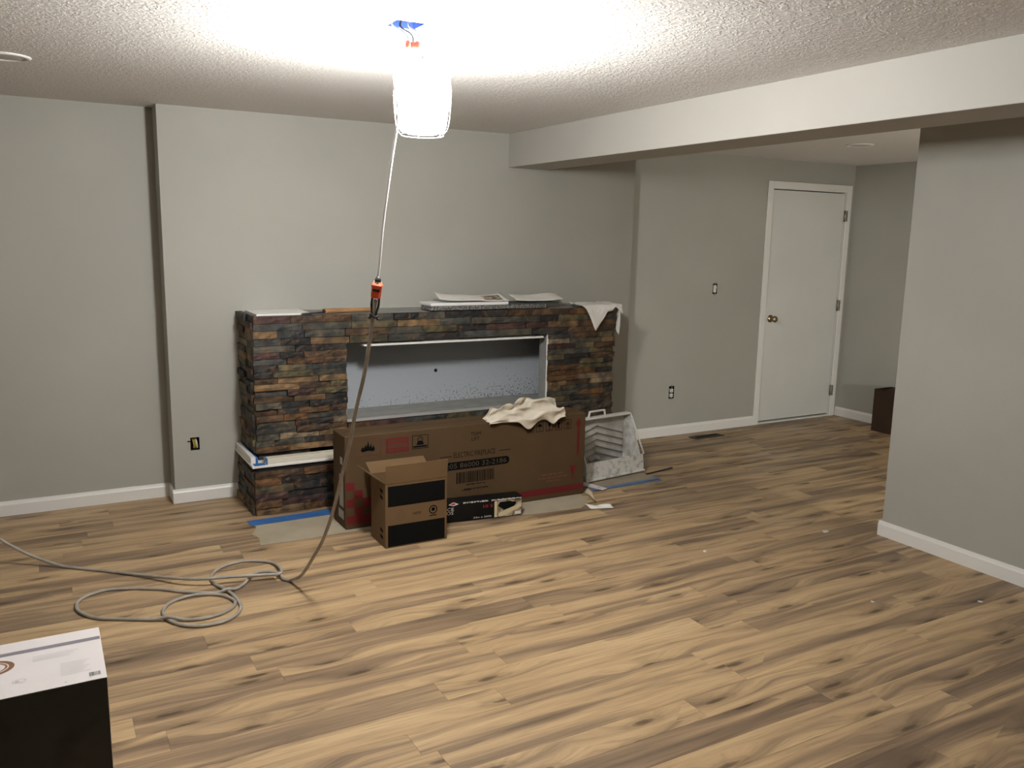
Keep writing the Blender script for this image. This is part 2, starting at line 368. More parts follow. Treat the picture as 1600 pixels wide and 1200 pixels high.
def sheet(fn, nu, nv, thick, name, mats, parent=None, off=None):
    """a bent sheet with real thickness from fn(s,t)->(x,y,z)"""
    P = np.array([[fn(i/nu, j/nv) for i in range(nu+1)] for j in range(nv+1)], float)
    du = np.gradient(P, axis=1); dv = np.gradient(P, axis=0); nrm = np.cross(du, dv); nrm /= np.maximum(np.linalg.norm(nrm, axis=2, keepdims=True), 1e-9)
    Q = P-nrm*thick; W = nu+1; T = (nu+1)*(nv+1); vs = list(P.reshape(-1, 3))+list(Q.reshape(-1, 3)); fs = []
    for j in range(nv):
        for i in range(nu):
            a = j*W+i; fs.append((a, a+1, a+W+1, a+W)); fs.append((T+a, T+a+W, T+a+W+1, T+a+1))
    ring = [i for i in range(W)]+[j*W+nu for j in range(1, nv+1)]+[nv*W+i for i in range(nu-1, -1, -1)]+[j*W for j in range(nv-1, 0, -1)]
    for k in range(len(ring)): a, b = ring[k], ring[(k+1) % len(ring)]; fs.append((a, b, T+b, T+a))
    return MB().add(vs, fs, 0, True).build(name, mats, parent, off)

# ------------------------------------------------------------------ setting
# floor slab and planks running along x
PW, PL = 0.127, 1.2
fl = MB().box(XW-0.1, XR+0.2, Y0-0.1, 5.7, -0.10, -0.008).build('floor', M['plank'])
struct(fl, 'brown rustic oak plank floor running across the room', 'floor')
PX0, PY0 = -1.3, 3.25-PW*13   # individual planks from here on
MB().box(XW-0.1, PX0, Y0-0.1, 5.6, -0.008, -0.0005).box(PX0, XR, Y0-0.1, PY0, -0.008, -0.0005).build('plank_field', M['plank'], fl)['kind'] = 'stuff'
rng = random.Random(7)
def plank_mesh(w):
    g = 0.0002; hx, hy = w/2-g, PW/2-g; c = 0.0006
    vs = [(-hx, -hy, -0.008), (hx, -hy, -0.008), (hx, hy, -0.008), (-hx, hy, -0.008), (-hx, -hy, -c), (hx, -hy, -c), (hx, hy, -c), (-hx, hy, -c),
          (-hx+c, -hy+c, 0), (hx-c, -hy+c, 0), (hx-c, hy-c, 0), (-hx+c, hy-c, 0)]
    fs = [(0, 3, 2, 1)]+[(i, (i+1) % 4, 4+(i+1) % 4, 4+i) for i in range(4)]+[(4+i, 4+(i+1) % 4, 8+(i+1) % 4, 8+i) for i in range(4)]+[(8, 9, 10, 11)]
    me = MB().add(vs, fs).mesh('plank'); me.materials.append(M['plank']); return me
full_plank = plank_mesh(PL)
known = {0: 0.494, -3: 0.695, -4: 1.385, -6: 1.165, -9: 1.01, -10: 1.907}
for k in range(-13, 17):
    yc = 3.25+PW*k+PW/2
    if yc-PW/2 > YL: break
    x = known.get(k, rng.random()*PL); x -= PL*math.ceil((x-PX0)/PL)
    xe = XR if yc < 5.3 else 6.6
    while x < xe:
        a, b = max(x, PX0), min(x+PL, xe)
        if b-a > 0.03:
            me = full_plank if b-a > PL-1e-4 else plank_mesh(b-a)
            o = bpy.data.objects.new('plank', me); COL.objects.link(o); o.parent = fl; o.location = ((a+b)/2, yc, 0)
            o.color = (rng.random(), rng.random(), rng.random(), 1)
        x += PL

def wall_y(x0, x1, y, z0, z1, holes, thick, name, label):
    """wall facing -y with rectangular holes (x0,x1,z0,z1)"""
    xs = sorted({x0, x1, *[h[0] for h in holes], *[h[1] for h in holes]}); zs = sorted({z0, z1, *[h[2] for h in holes], *[h[3] for h in holes]})
    mb = MB()
    for i in range(len(xs)-1):
        for j in range(len(zs)-1):
            cx, cz = (xs[i]+xs[i+1])/2, (zs[j]+zs[j+1])/2
            if any(h[0] < cx < h[1] and h[2] < cz < h[3] for h in holes): continue
            mb.box(xs[i], xs[i+1], y, y+thick, zs[j], zs[j+1])
    o = mb.build(name, M['wall']); 
    bm = bmesh.new(); bm.from_mesh(o.data); bmesh.ops.remove_doubles(bm, verts=bm.verts[:], dist=1e-5)
    seen = {}
    for f in bm.faces: seen.setdefault(tuple(sorted(v.index for v in f.verts)), []).append(f)
    dead = [f for fs in seen.values() if len(fs) > 1 for f in fs]
    bmesh.ops.delete(bm, geom=dead, context='FACES'); bmesh.ops.recalc_face_normals(bm, faces=bm.faces[:]); bm.to_mesh(o.data); bm.free()
    return struct(o, label, 'wall')

DX0, DX1, DZ1 = 5.515, 6.428, 2.05    # door opening
H_L = (0.742, 0.794, 0.312, 0.390)
H_SW = (4.905, 4.955, 1.165, 1.250)
H_OUT = (4.495, 4.551, 0.310, 0.415)
wall_y(XW, XS, YL, 0, ZC, [], 0.15, 'wall_back_left', 'greige wall left of the chimney breast step')
wall_y(XS, XS2, YF, 0, ZC, [H_L], 0.3, 'wall_back', 'greige chimney breast wall behind the stone fireplace')
wall_y(XS2, XR+0.1, YD, 0, ZC, [(DX0, DX1, 0, DZ1), H_SW, H_OUT], 0.15, 'wall_back_right', 'greige wall holding the white door')
struct(MB().box(XR, XR+0.1, Y0, YD, 0, ZC).build('wall_right', M['wall']), 'shaded greige wall to the right of the door', 'wall')
struct(MB().box(XP, XP2, Y0, YP, 0, ZC, bev=0.003).build('wall_partition', M['wall']), 'greige partition wall end at the right edge', 'wall')
struct(MB().box(XW-0.1, XW, Y0, YL+0.1, 0, ZC).build('wall_left', M['wall']), 'greige left wall beyond the picture', 'wall')
struct(MB().box(XW-0.1, XR+0.1, Y0-0.1, Y0, 0, ZC).build('wall_front', M['wall']), 'greige wall behind the viewer', 'wall')
struct(MB().box(XB, XB2, Y0, YF, ZB, ZC, bev=0.002).build('ceiling_beam', M['beam']), 'cream painted dropped beam crossing below the ceiling', 'beam')
# ceiling with a hole for the junction box
JX, JY, JR = 1.128, 2.770, 0.052
cb = MB(); xs = [XW-0.1, JX-JR, JX+JR, XR+0.2]; ys = [Y0-0.1, JY-JR, JY+JR, 5.7]
for i in range(3):
    for j in range(3):
        if i == 1 and j == 1: continue
        cb.box(xs[i], xs[i+1], ys[j], ys[j+1], ZC, ZC+0.12)
co = cb.build('ceiling', M['ceiling'])
bm = bmesh.new(); bm.from_mesh(co.data); bmesh.ops.remove_doubles(bm, verts=bm.verts[:], dist=1e-5)
seen = {}
for f in bm.faces: seen.setdefault(tuple(sorted(v.index for v in f.verts)), []).append(f)
bmesh.ops.delete(bm, geom=[f for fs in seen.values() if len(fs) > 1 for f in fs], context='FACES'); bmesh.ops.recalc_face_normals(bm, faces=bm.faces[:]); bm.to_mesh(co.data); bm.free()
struct(co, 'white swirl textured ceiling', 'ceiling')

# baseboards: profile with a stepped, sloping top
BH, BT = 0.083, 0.014
def prof(base, sgn):   # (depth, z) outline, depth measured into the room
    return [(base, 0), (base+sgn*BT, 0), (base+sgn*BT, BH-0.020), (base+sgn*0.010, BH-0.012), (base+sgn*0.006, BH), (base, BH)]
def bb(name, o, label): struct(o, label, 'baseboard')
bb('l', MB().prism(prof(YL, -1), 'x', XW, XS).build('baseboard_back_left', M['trim']), 'white baseboard along the wall left of the step')
bb('s', MB().prism(prof(XS, -1), 'y', YF, YL-BT).build('baseboard_step', M['trim']), 'short white baseboard return on the chimney step')
bb('b', MB().prism(prof(YF, -1), 'x', XS-BT, 1.06).build('baseboard_back', M['trim']), 'short white baseboard between step and fireplace')
bb('b2', MB().prism(prof(YF, -1), 'x', 3.58, XS2).build('baseboard_back_end', M['trim']), 'short white baseboard right of the fireplace')
bb('r', MB().prism(prof(YD, -1), 'x', XS2, DX0-0.045).build('baseboard_back_right', M['trim']), 'white baseboard between fireplace and door')
bb('rr', MB().prism(prof(XR, -1), 'y', Y0, YD).build('baseboard_right', M['trim']), 'white baseboard on the shaded wall right of the door')
pb = MB(); pb.prism(prof(XP, -1), 'y', Y0, YP+BT); pb.prism(prof(YP, 1), 'x', XP, XP2); pb.prism(prof(XP2, 1), 'y', Y0, YP+BT)
bb('p', pb.build('baseboard_partition', M['trim']), 'white baseboard wrapping the partition wall end')

# door with casing, hinges, knob, threshold
dr = bpy.data.objects.new('door_1', None); COL.objects.link(dr); dr.location = ((DX0+DX1)/2, YD, 0)
struct(dr, 'plain white flush door with brass knob and white casing', 'door')
dl = tuple(dr.location)
SX0, SX1, SZ0, SZ1 = DX0+0.010, DX1-0.008, 0.026, DZ1-0.010
MB().box(SX0+0.002, SX1-0.002, YD+0.006, YD+0.045, SZ0, SZ1-0.002, bev=0.002).build('door_slab', M['door'], dr, dl)
CWd = 0.060
MB().box(DX0-CWd, DX0, YD-0.016, YD, 0, DZ1+CWd, bev=0.004).build('casing', M['trim'], dr, dl)
MB().box(DX1, DX1+CWd, YD-0.016, YD, 0, DZ1+CWd, bev=0.004).build('casing', M['trim'], dr, dl)
MB().box(DX0, DX1, YD-0.016, YD, DZ1, DZ1+CWd, bev=0.004).build('casing', M['trim'], dr, dl)
MB().box(DX0, DX0+0.002, YD, YD+0.15, 0, DZ1).box(DX1-0.004, DX1, YD, YD+0.15, 0, DZ1).box(DX0, DX1, YD, YD+0.15, DZ1-0.004, DZ1).build('jamb', M['trim'], dr, dl)
MB().box(DX0, DX1, YD-0.012, YD+0.10, 0, 0.014, bev=0.003).build('threshold', M['trim'], dr, dl)
MB().box(DX0, DX1, YD+0.14, YD+0.149, 0, DZ1).build('dark_gap_backing', M['dark'], dr, dl)  # black sheet behind the slab, painted shade for the door gaps
for hz in (1.84, 1.036, 0.245):
    h = MB().tube([(DX1-0.003, YD-0.004, hz-0.05), (DX1-0.003, YD-0.004, hz+0.05)], 0.008, 10).build('hinge', M['nickel'], dr, dl)
    MB().box(DX1+0.0, DX1+0.014, YD-0.019, YD-0.0155, hz-0.048, hz+0.048).build('hinge_leaf', M['nickel'], h)
    h.children[0].location = (-dl[0], -dl[1], -dl[2])
kx, kz = 5.594, 0.938
kn = MB().lathe([(0.033, 0.0), (0.033, 0.006), (0.024, 0.012), (0.012, 0.016), (0.012, 0.032), (0.022, 0.038), (0.029, 0.050), (0.029, 0.060), (0.022, 0.069), (0.006, 0.072), (0.0001, 0.072)], (kx, YD+0.006, kz), 24, axis='y').build('knob', M['brass'], dr, dl, label='round brass door knob')

# ------------------------------------------------------------------ wall boxes in the plaster
def wall_box(name, label, cat, hole, y, depth=0.05):
    x0, x1, z0, z1 = hole; c = ((x0+x1)/2, y, z0)
    t = thing(name, label, cat, c)
    w = 0.002; mb = MB()
    mb.box(x0, x1, y+depth-w, y+depth, z0, z1); mb.box(x0, x0+w, y+0.001, y+depth, z0, z1); mb.box(x1-w, x1, y+0.001, y+depth, z0, z1); mb.box(x0, x1, y+0.001, y+depth, z0, z0+w); mb.box(x0, x1, y+0.001, y+depth, z1-w, z1)
    mb.build('box_shell', M['dark'], t, c)
    return t, c
t, c = wall_box('open_electrical_box', 'open black wall box with yellow wires left of fireplace', 'outlet box', H_L, YF)
for i, (dx, mt) in enumerate(((-0.006, 'yellow'), (0.004, 'yellow'), (0.012, 'cordwhite'))):
    x = c[0]+dx
    MB().tube(crom([(x-0.006, YF+0.045, H_L[2]+0.065), (x-0.004, YF+0.01, H_L[2]+0.06), (x, YF+0.002, H_L[2]+0.035), (x+0.002, YF+0.012, H_L[2]+0.012), (x, YF+0.04, H_L[2]+0.01)]), 0.0042, 8).build('wire', M[mt], t, c)
MB().box(H_L[0]-0.016, H_L[0]+0.002, YF-0.002, YF+0.004, H_L[2]+0.052, H_L[2]+0.060).build('mounting_ear', M['steel'], t, c)
t, c = wall_box('light_switch', 'uncovered white toggle switch left of the white door', 'switch', H_SW, YD)
MB().box(c[0]-0.013, c[0]+0.013, YD-0.006, YD+0.03, H_SW[2]+0.012, H_SW[3]-0.012, bev=0.003).build('switch_body', M['white'], t, c)
MB().box(c[0]-0.004, c[0]+0.004, YD-0.020, YD-0.005, H_SW[2]+0.045, H_SW[2]+0.060, bev=0.002).build('toggle', M['white'], t, c)
MB().box(c[0]-0.006, c[0]+0.006, YD-0.003, YD, H_SW[2]-0.012, H_SW[3]+0.010).build('mounting_strap', M['nickel'], t, c)
t, c = wall_box('duplex_outlet', 'uncovered white duplex outlet low between fireplace and door', 'outlet', H_OUT, YD)
for zz in (0.026, 0.066):
    r = MB().box(c[0]-0.016, c[0]+0.016, YD-0.008, YD+0.03, H_OUT[2]+zz-0.015, H_OUT[2]+zz+0.015, bev=0.005).build('receptacle', M['white'], t, c)
    MB().box(-0.008, -0.005, -0.0095, -0.007, zz-0.004, zz+0.007).box(0.005, 0.008, -0.0095, -0.007, zz-0.004, zz+0.007).build('slot', M['dark'], r)
MB().box(c[0]-0.006, c[0]+0.006, YD-0.004, YD, H_OUT[2]-0.006, H_OUT[3]+0.006).build('mounting_strap', M['nickel'], t, c)

# ------------------------------------------------------------------ ceiling things
t = thing('ceiling_junction_box', 'open blue ceiling junction box with hanging wires above the work lamp', 'junction box', (JX, JY, ZC))
c = (JX, JY, ZC)
rg = MB(); n = 40; vs = []; R1 = 0.118; cxr, cyr = 1.156, 2.755
for k in range(n):
    a = 2*math.pi*k/n; vs += [(cxr+R1*math.cos(a), cyr+R1*math.sin(a), ZC), (cxr+R1*math.cos(a), cyr+R1*math.sin(a), ZC-0.002)]
    s = JR/max(abs(math.cos(a)), abs(math.sin(a))); vs += [(JX+s*math.cos(a)*0.98, JY+s*math.sin(a)*0.98, ZC), (JX+s*math.cos(a)*0.98, JY+s*math.sin(a)*0.98, ZC-0.002)]
fs = []
for k in range(n):
    a, b = 4*k, 4*((k+1) % n); fs += [(a, b, b+1, a+1), (a+1, b+1, b+3, a+3), (a+2, a+3, b+3, b+2), (a, a+2, b+2, b)]
rg.add(vs, fs).build('plaster_ring', M['ring'], t, c, label='bare grey ring left by an old fixture')
jb = MB(); jb.box(JX-JR, JX+JR, JY-JR, JY+JR, ZC+0.055, ZC+0.058)
for (a0, a1, b0, b1) in ((-JR, -JR+0.003, -JR, JR), (JR-0.003, JR, -JR, JR), (-JR, JR, -JR, -JR+0.003), (-JR, JR, JR-0.003, JR)): jb.box(JX+a0, JX+a1, JY+b0, JY+b1, ZC-0.001, ZC+0.056)
jb.build('box_shell', M['bluebox'], t, c)
for k, (a, b) in enumerate(((-0.025, 0.0), (0.01, 0.015), (0.03, -0.01))):
    MB().tube(crom([(JX+a, JY+b, ZC+0.05), (JX+a-0.02, JY+b+0.01, ZC+0.0), (JX+a+0.015, JY+b+0.005, ZC-0.022), (JX+0.022+a*0.6, JY+b*0.4, ZC-0.040), (JX+0.022+a*0.6, JY+b*0.4, ZC-0.052)]), 0.0032, 8).build('wire', M['cordwhite'] if k != 1 else M['cordblack'], t, c)
for k, (a, b) in enumerate(((-0.025, 0.0), (0.01, 0.015), (0.03, -0.01))):
    MB().lathe([(0.0065, 0.0), (0.010, -0.004), (0.0085, -0.020), (0.005, -0.026), (0.0001, -0.027)], (JX+0.022+a*0.6, JY+b*0.4, ZC-0.050), 12).build('wire_nut', M['wirenut'], t, c, label='red wire nut')
for nm, lb, (x, y) in (('a', 'unlit round recessed ceiling light at the left edge', (-0.045, 4.175)), ('b', 'unlit round recessed ceiling light near the white door', (5.160, 4.225))):
    t = thing('recessed_light', lb, 'ceiling light', (x, y, ZC), group='unlit recessed ceiling lights')
    MB().lathe([(0.072, -0.0005), (0.075, -0.006), (0.086, -0.008), (0.094, -0.004), (0.095, 0.0)], (0, 0, 0), 40).build('trim_ring', M['trim'], t)
    MB().lathe([(0.0001, -0.004), (0.04, -0.0045), (0.073, -0.003), (0.073, -0.0002)], (0, 0, 0), 40).build('lens', M['greypr'], t)

# work lamp hanging from the ceiling: caged diffuser
LX, LY = 1.215, 2.835
t = thing('work_lamp', 'glaring white caged work lamp hanging from the ceiling', 'work lamp', (LX, LY, 1.945)); c = (LX, LY, 1.945)
M['glow'] = emis('lamp_diffuser', (1.0, 0.985, 0.945), LAMP_STRENGTH)
MB().lathe([(0.0001, 1.950), (0.055, 1.951), (0.074, 1.958), (0.082, 1.972), (0.092, 2.04), (0.099, 2.110), (0.096, 2.150), (0.070, 2.172), (0.036, 2.180)], (LX, LY, 0), 32).build('diffuser', M['glow'], t, c, label='blazing white lamp diffuser')
MB().lathe([(0.0001, 2.1805), (0.040, 2.1805), (0.042, 2.186), (0.030, 2.194), (0.0001, 2.196)], (LX, LY, 0), 32).build('housing', M['silver'], t, c)
for k in range(6):
    a = 2*math.pi*k/6+0.3; ca, sa = math.cos(a), math.sin(a)
    MB().tube(crom([(LX+ca*0.10, LY+sa*0.10, 2.125), (LX+ca*0.106, LY+sa*0.106, 2.08), (LX+ca*0.096, LY+sa*0.096, 1.975), (LX+ca*0.075, LY+sa*0.075, 1.945)], 5), 0.0016, 6).build('cage_wire', M['silver'], t, c)
MB().tube([(LX+0.075*math.cos(a), LY+0.075*math.sin(a), 1.945) for a in [2*math.pi*k/32 for k in range(33)]], 0.0018, 6, cap=False).build('cage_ring', M['silver'], t, c)
hk = [(LX, LY, 2.19), (LX, LY, 2.22)]+[(LX+0.018*math.sin(a), LY, 2.242-0.018*math.cos(a)) for a in [math.pi*k/8 for k in range(1, 13)]]
MB().tube(hk, 0.003, 8).build('hanging_hook', M['silver'], t, c)
hs = thing('ceiling_hook', 'small screw hook in the ceiling holding the work lamp', 'hook', (LX, LY, ZC))
MB().tube([(LX, LY, ZC), (LX, LY, ZC-0.012)]+[(LX, LY+0.014*math.sin(a), ZC-0.026+0.014*math.cos(a)) for a in [math.pi*k/8 for k in range(0, 13)]], 0.0022, 8).build('hook_shank', M['nickel'], hs, (LX, LY, ZC))

# hanging cord: measured fall of the cable from the lamp to the floor
FALL = [(1.117, 2.815, 2.003), (1.110, 2.857, 1.857), (1.100, 2.910, 1.661), (1.095, 2.937, 1.525), (1.091, 2.957, 1.421), (1.087, 2.981, 1.337), (1.073, 3.055, 1.088), (1.060, 3.126, 0.927),
        (1.052, 3.175, 0.790), (1.038, 3.241, 0.641), (1.022, 3.328, 0.455), (1.006, 3.418, 0.310), (0.988, 3.511, 0.200), (0.966, 3.632, 0.075)]
lampcord = crom([(LX-0.036, LY, 2.188), (LX-0.075, 2.83, 2.200), (1.100, 2.812, 2.130)]+FALL[:4]+[(1.092, 2.953, 1.445)])
MB().tube(lampcord, 0.0042, 8).build('power_cord', M['cordwhite'], t, c)
MB().tube([(1.0925, 2.951, 1.452), (1.0920, 2.9535, 1.441), (1.0915, 2.9555, 1.432)], [0.006, 0.011, 0.012], 12).build('plug', M['cordblack'], t, c)

# extension cord: connector, fall, coil on the floor
RC = 0.0075
def ray_z(px, py, z):
    d = _f+_r*((px-800)/FPX)+_u*((600-py)/FPX); k = (z-CAM_H)/d.z
    return (d.x*k, d.y*k, z)
S5 = 3.158
coil = [(-120, -20, .20), (0, 70, .135), (60, 105, .10), (150, 150, .055), (250, 187, .022), (330, 208, RC), (430, 218, RC), (560, 232, RC), (700, 248, .012), (800, 258, .022), (900, 266, .032), (1000, 267, .036), (1080, 261, .036), (1160, 255, .034), (1250, 250, .030), (1330, 246, .026),
        (1380, 241, .026), (1388, 222, .024), (1374, 202, .018), (1345, 187, .010), (1290, 178, RC), (1220, 178, RC), (1140, 192, RC), (1080, 215, RC), (1048, 245, RC), (1042, 268, RC), (1060, 292, RC), (1110, 318, RC), (1150, 345, RC), (1180, 380, RC), (1188, 410, RC), (1165, 445, RC), (1110, 475, RC), (1030, 494, RC), (950, 500, RC), (880, 490, RC), (830, 468, RC), (805, 440, RC), (815, 405, RC), (860, 375, RC), (930, 352, RC), (1000, 343, RC), (1080, 345, RC), (1130, 358, RC), (1160, 380, RC), (1150, 405, RC), (1110, 430, RC), (1040, 455, RC), (950, 468, RC), (850, 469, RC), (750, 468, RC), (600, 465, RC), (480, 460, RC), (410, 440, RC), (380, 415, RC), (385, 380, RC), (430, 350, RC), (510, 325, RC), (600, 316, RC), (700, 314, RC), (800, 318, RC), (900, 330, RC), (1000, 336, RC), (1080, 336, RC), (1150, 322, RC), (1200, 295, RC), (1230, 262, .012), (1262, 237, .016), (1310, 230, .018), (1355, 233, .016), (1378, 246, .012), (1400, 268, RC), (1430, 274, RC)]
floor_pts = np.array(crom([ray_z(a/S5, 820+b/S5, z) for a, b, z in coil], 6))
zl = floor_pts[:, 2].copy(); n = len(zl)
for i in range(n):       # where the cable crosses an earlier run it rides over it
    for j in range(0, i-25):
        d2 = math.hypot(*(floor_pts[i, :2]-floor_pts[j, :2]))
        if d2 < RC*1.6 and abs(floor_pts[j, 2]-floor_pts[i, 2]) < RC*1.9 and floor_pts[i, 2] < 0.03: zl[i] = max(zl[i], min(zl[j]+2*RC, 0.024))
for _ in range(3): zl[1:-1] = np.maximum(zl[1:-1], (zl[:-2]+zl[2:])/2*0.98)
for _ in range(3): zl[1:-1] = (zl[:-2]+zl[1:-1]*2+zl[2:])/4
floor_pts[:, 2] = np.maximum(zl, RC*0.98)
ECB = tuple(ray_z(1180/S5, 820+410/S5, 0))
t = thing('extension_cord', 'grey extension cord looping on the floor and rising to orange connector', 'cord', ECB); c = ECB
MB().tube([tuple(p) for p in floor_pts]+[tuple(p) for p in crom([tuple(floor_pts[-1])]+FALL[::-1][:8]+[(1.085, 2.990, 1.31), (1.0885, 2.973, 1.365)], 8)[1:]], RC, 10).build('cable', M['cord'], t, c)
ax = (Vector(FALL[3])-Vector(FALL[5])).normalized(); p0 = Vector((1.0885, 2.973, 1.365)); qx = Vector((0.87, -0.49, 0)); qz = ax; qy = qz.cross(qx).normalized(); qx = qy.cross(qz)
CM = Matrix((qx, qy, qz)).transposed().to_4x4(); CM.translation = p0
con = MB(); con.box(-0.0175, 0.0175, -0.016, 0.016, 0.008, 0.066, bev=0.005, M4=CM); con.box(-0.019, 0.019, -0.0175, 0.0175, 0.046, 0.062, bev=0.004, M4=CM)
con = con.build('connector', M['orange'], t, c, label='orange connector')
MB().box(-0.012, 0.012, -0.0195, -0.016, 0.036, 0.044, M4=CM).build('grip_slot', M['dark'], con, c)
MB().lathe([(0.0001, 0.0665), (0.013, 0.0665), (0.014, 0.069), (0.0001, 0.0705)], (0, 0, 0), 16).build('socket_face', M['cream'], con).matrix_local = Matrix.Translation(-Vector(c)) @ CM
for s in (-1, 1):
    MB().tube([CM @ Vector(q) for q in crom([(s*0.012, 0, 0.012), (s*0.013, 0, -0.02), (s*0.008, 0, -0.05), (s*0.011, 0.002, -0.066), (s*0.018, 0, -0.074)], 5)], 0.0045, 8).build('tied_cord_end', M['cordblack'], t, c)
MB().tube([CM @ Vector((0.012*math.cos(a), 0.012*math.sin(a), -0.060+0.004*math.sin(2*a))) for a in [2*math.pi*k/16 for k in range(17)]], 0.005, 8, cap=False).build('knot_wrap', M['cordblack'], t, c)


# ------------------------------------------------------------------ stone fireplace
FX0, FX1, FY = 1.062, 3.525, 4.862        # backing block behind the stones
FZ0, FZT = 0.345, 1.128
OX0, OX1, OZ0, OZ1 = 1.590, 2.992, 0.493, 0.962   # niche opening
fp = thing('stone_fireplace', 'low fireplace surround clad in stacked multicoloured slate with empty niche', 'fireplace', (2.29, YF, 0)); fo = tuple(fp.location)
bk = MB()
YT = FY+0.085     # facade is thin; the cavity behind it is wider than the opening
bk.box(FX0, OX0-0.012, FY, YT, FZ0-0.05, FZT-0.012); bk.box(OX1+0.012, FX1, FY, YT, FZ0-0.05, FZT-0.012)
bk.box(FX0, FX0+0.30, YT, YF-0.001, FZ0-0.05, FZT-0.012); bk.box(FX1-0.30, FX1, YT, YF-0.001, FZ0-0.05, FZT-0.012)
bk.box(OX0-0.012, OX1+0.012, FY, YT, OZ1+0.012, FZT-0.012); bk.box(FX0+0.30, FX1-0.30, YT, YF-0.001, OZ1+0.05, FZT-0.012); bk.box(FX0+0.30, FX1-0.30, FY, YF-0.001, FZ0-0.05, OZ0-0.008)
bk.build('backing_frame', M['grout'], fp, fo)
MB().box(1.030, 3.565, 4.775, YF-0.001, 0, 0.285).build('hearth_core', M['grout'], fp, fo)
MB().box(0.998, 3.590, 4.738, YF-0.001, 0.286, 0.300, bev=0.002).build('hearth_board', M['trim'], fp, fo, label='white board edge on the hearth')
MB().box(FX0+0.01, FX1-0.01, FY+0.02, YF-0.002, FZT-0.012, FZT+0.004).build('mantel_board', M['primed'], fp, fo, label='grey unfinished mantel board')
tag(MB().box(FX0+0.02, 1.40, FY+0.035, YF-0.01, FZT+0.0045, FZT+0.014, bev=0.001).build('white_board', M['foam']), 'white board offcut lying on the left end of mantel', 'board')
nb = MB().box(FX0+0.30, FX1-0.30, YF-0.040, YF-0.028, OZ0-0.008, OZ1+0.05).build('niche_back', M['niche'], fp, fo, label='pale speckled drywall back of the niche')
MB().lathe([(0.012, 0.0), (0.012, 0.0012), (0.0001, 0.0013)], (2.315-fo[0], YF-0.040-fo[1], 0.707), 16, axis='y').build('cable_hole', M['dark'], nb)
MB().box(FX0+0.30, FX1-0.30, FY-0.012, YF-0.040, OZ0-0.008, OZ0, bev=0.001).build('niche_sill', M['primed'], fp, fo)
MB().box(OX0-0.004, OX1, FY-0.024, FY-0.012, OZ0-0.010, OZ0+0.006).build('sill_bead', mat('zinc_bead', (0.45, 0.45, 0.43), 0.5, metal=0.2), fp, fo)
for x0 in (OX0-0.012, OX1):
    MB().box(x0, x0+0.012, FY-0.010, YT+0.004, OZ0, OZ1).build('niche_side', M['primed'], fp, fo)
MB().box(OX0, OX1, FY-0.006, YT+0.004, OZ1, OZ1+0.012).build('niche_top', M['primed'], fp, fo)
MB().box(OX1-0.006, OX1+0.006, FY-0.016, FY-0.010, OZ0, OZ1).build('corner_bead', M['trim'], fp, fo)
MB().box(1.695, 2.955, FY-0.026, FY+0.06, OZ1-0.024, OZ1-0.012, bev=0.001).build('lintel_strip', M['trim'], fp, fo, label='white strip under the lintel stones')

STONE = [((0.075, 0.080, 0.072), 5), ((0.030, 0.031, 0.034), 5), ((0.058, 0.068, 0.074), 5), ((0.165, 0.092, 0.042), 2.0), ((0.190, 0.135, 0.078), 3), ((0.090, 0.060, 0.039), 6), ((0.120, 0.112, 0.068), 4), ((0.070, 0.040, 0.042), 2), ((0.26, 0.22, 0.16), 1), ((0.120, 0.070, 0.036), 2.5)]
srng = random.Random(21)
def stone_mesh(seed):
    r = random.Random(seed); nx, nz = 5, 2; vs = []; fs = []
    for j in range(nz+1):
        for i in range(nx+1):
            x, z = i/nx-0.5, j/nz-0.5
            ed = 0.10 if (i in (0, nx) or j in (0, nz)) else 0
            vs.append((x*0.995, -1+ed*r.uniform(0.3, 1.3)+r.uniform(-0.10, 0.10), z*0.985))
    F = (nx+1)*(nz+1)
    for j in range(nz):
        for i in range(nx): a = j*(nx+1)+i; fs.append((a, a+1, a+nx+2, a+nx+1))
    vs += [(-0.498, 0, -0.493), (0.498, 0, -0.493), (0.498, 0, 0.493), (-0.498, 0, 0.493)]
    bot = list(range(nx+1)); top = [nz*(nx+1)+i for i in range(nx+1)]
    fs += [[F, F+1]+bot[::-1], [F+2, F+3]+top, [F+3, F]+[j*(nx+1) for j in range(nz+1)], [F+1, F+2]+[j*(nx+1)+nx for j in range(nz, -1, -1)], [F, F+3, F+2, F+1]]
    me = MB().add(vs, fs).mesh('stone'); me.materials.append(M['slate']); return me
STM = [stone_mesh(s) for s in range(9)]
def pick():
    tot = sum(w for _, w in STONE); q = srng.random()*tot
    for c_, w in STONE:
        q -= w
        if q <= 0: break
    k = srng.uniform(0.70, 1.08); return tuple(x*k for x in c_)+(1,)
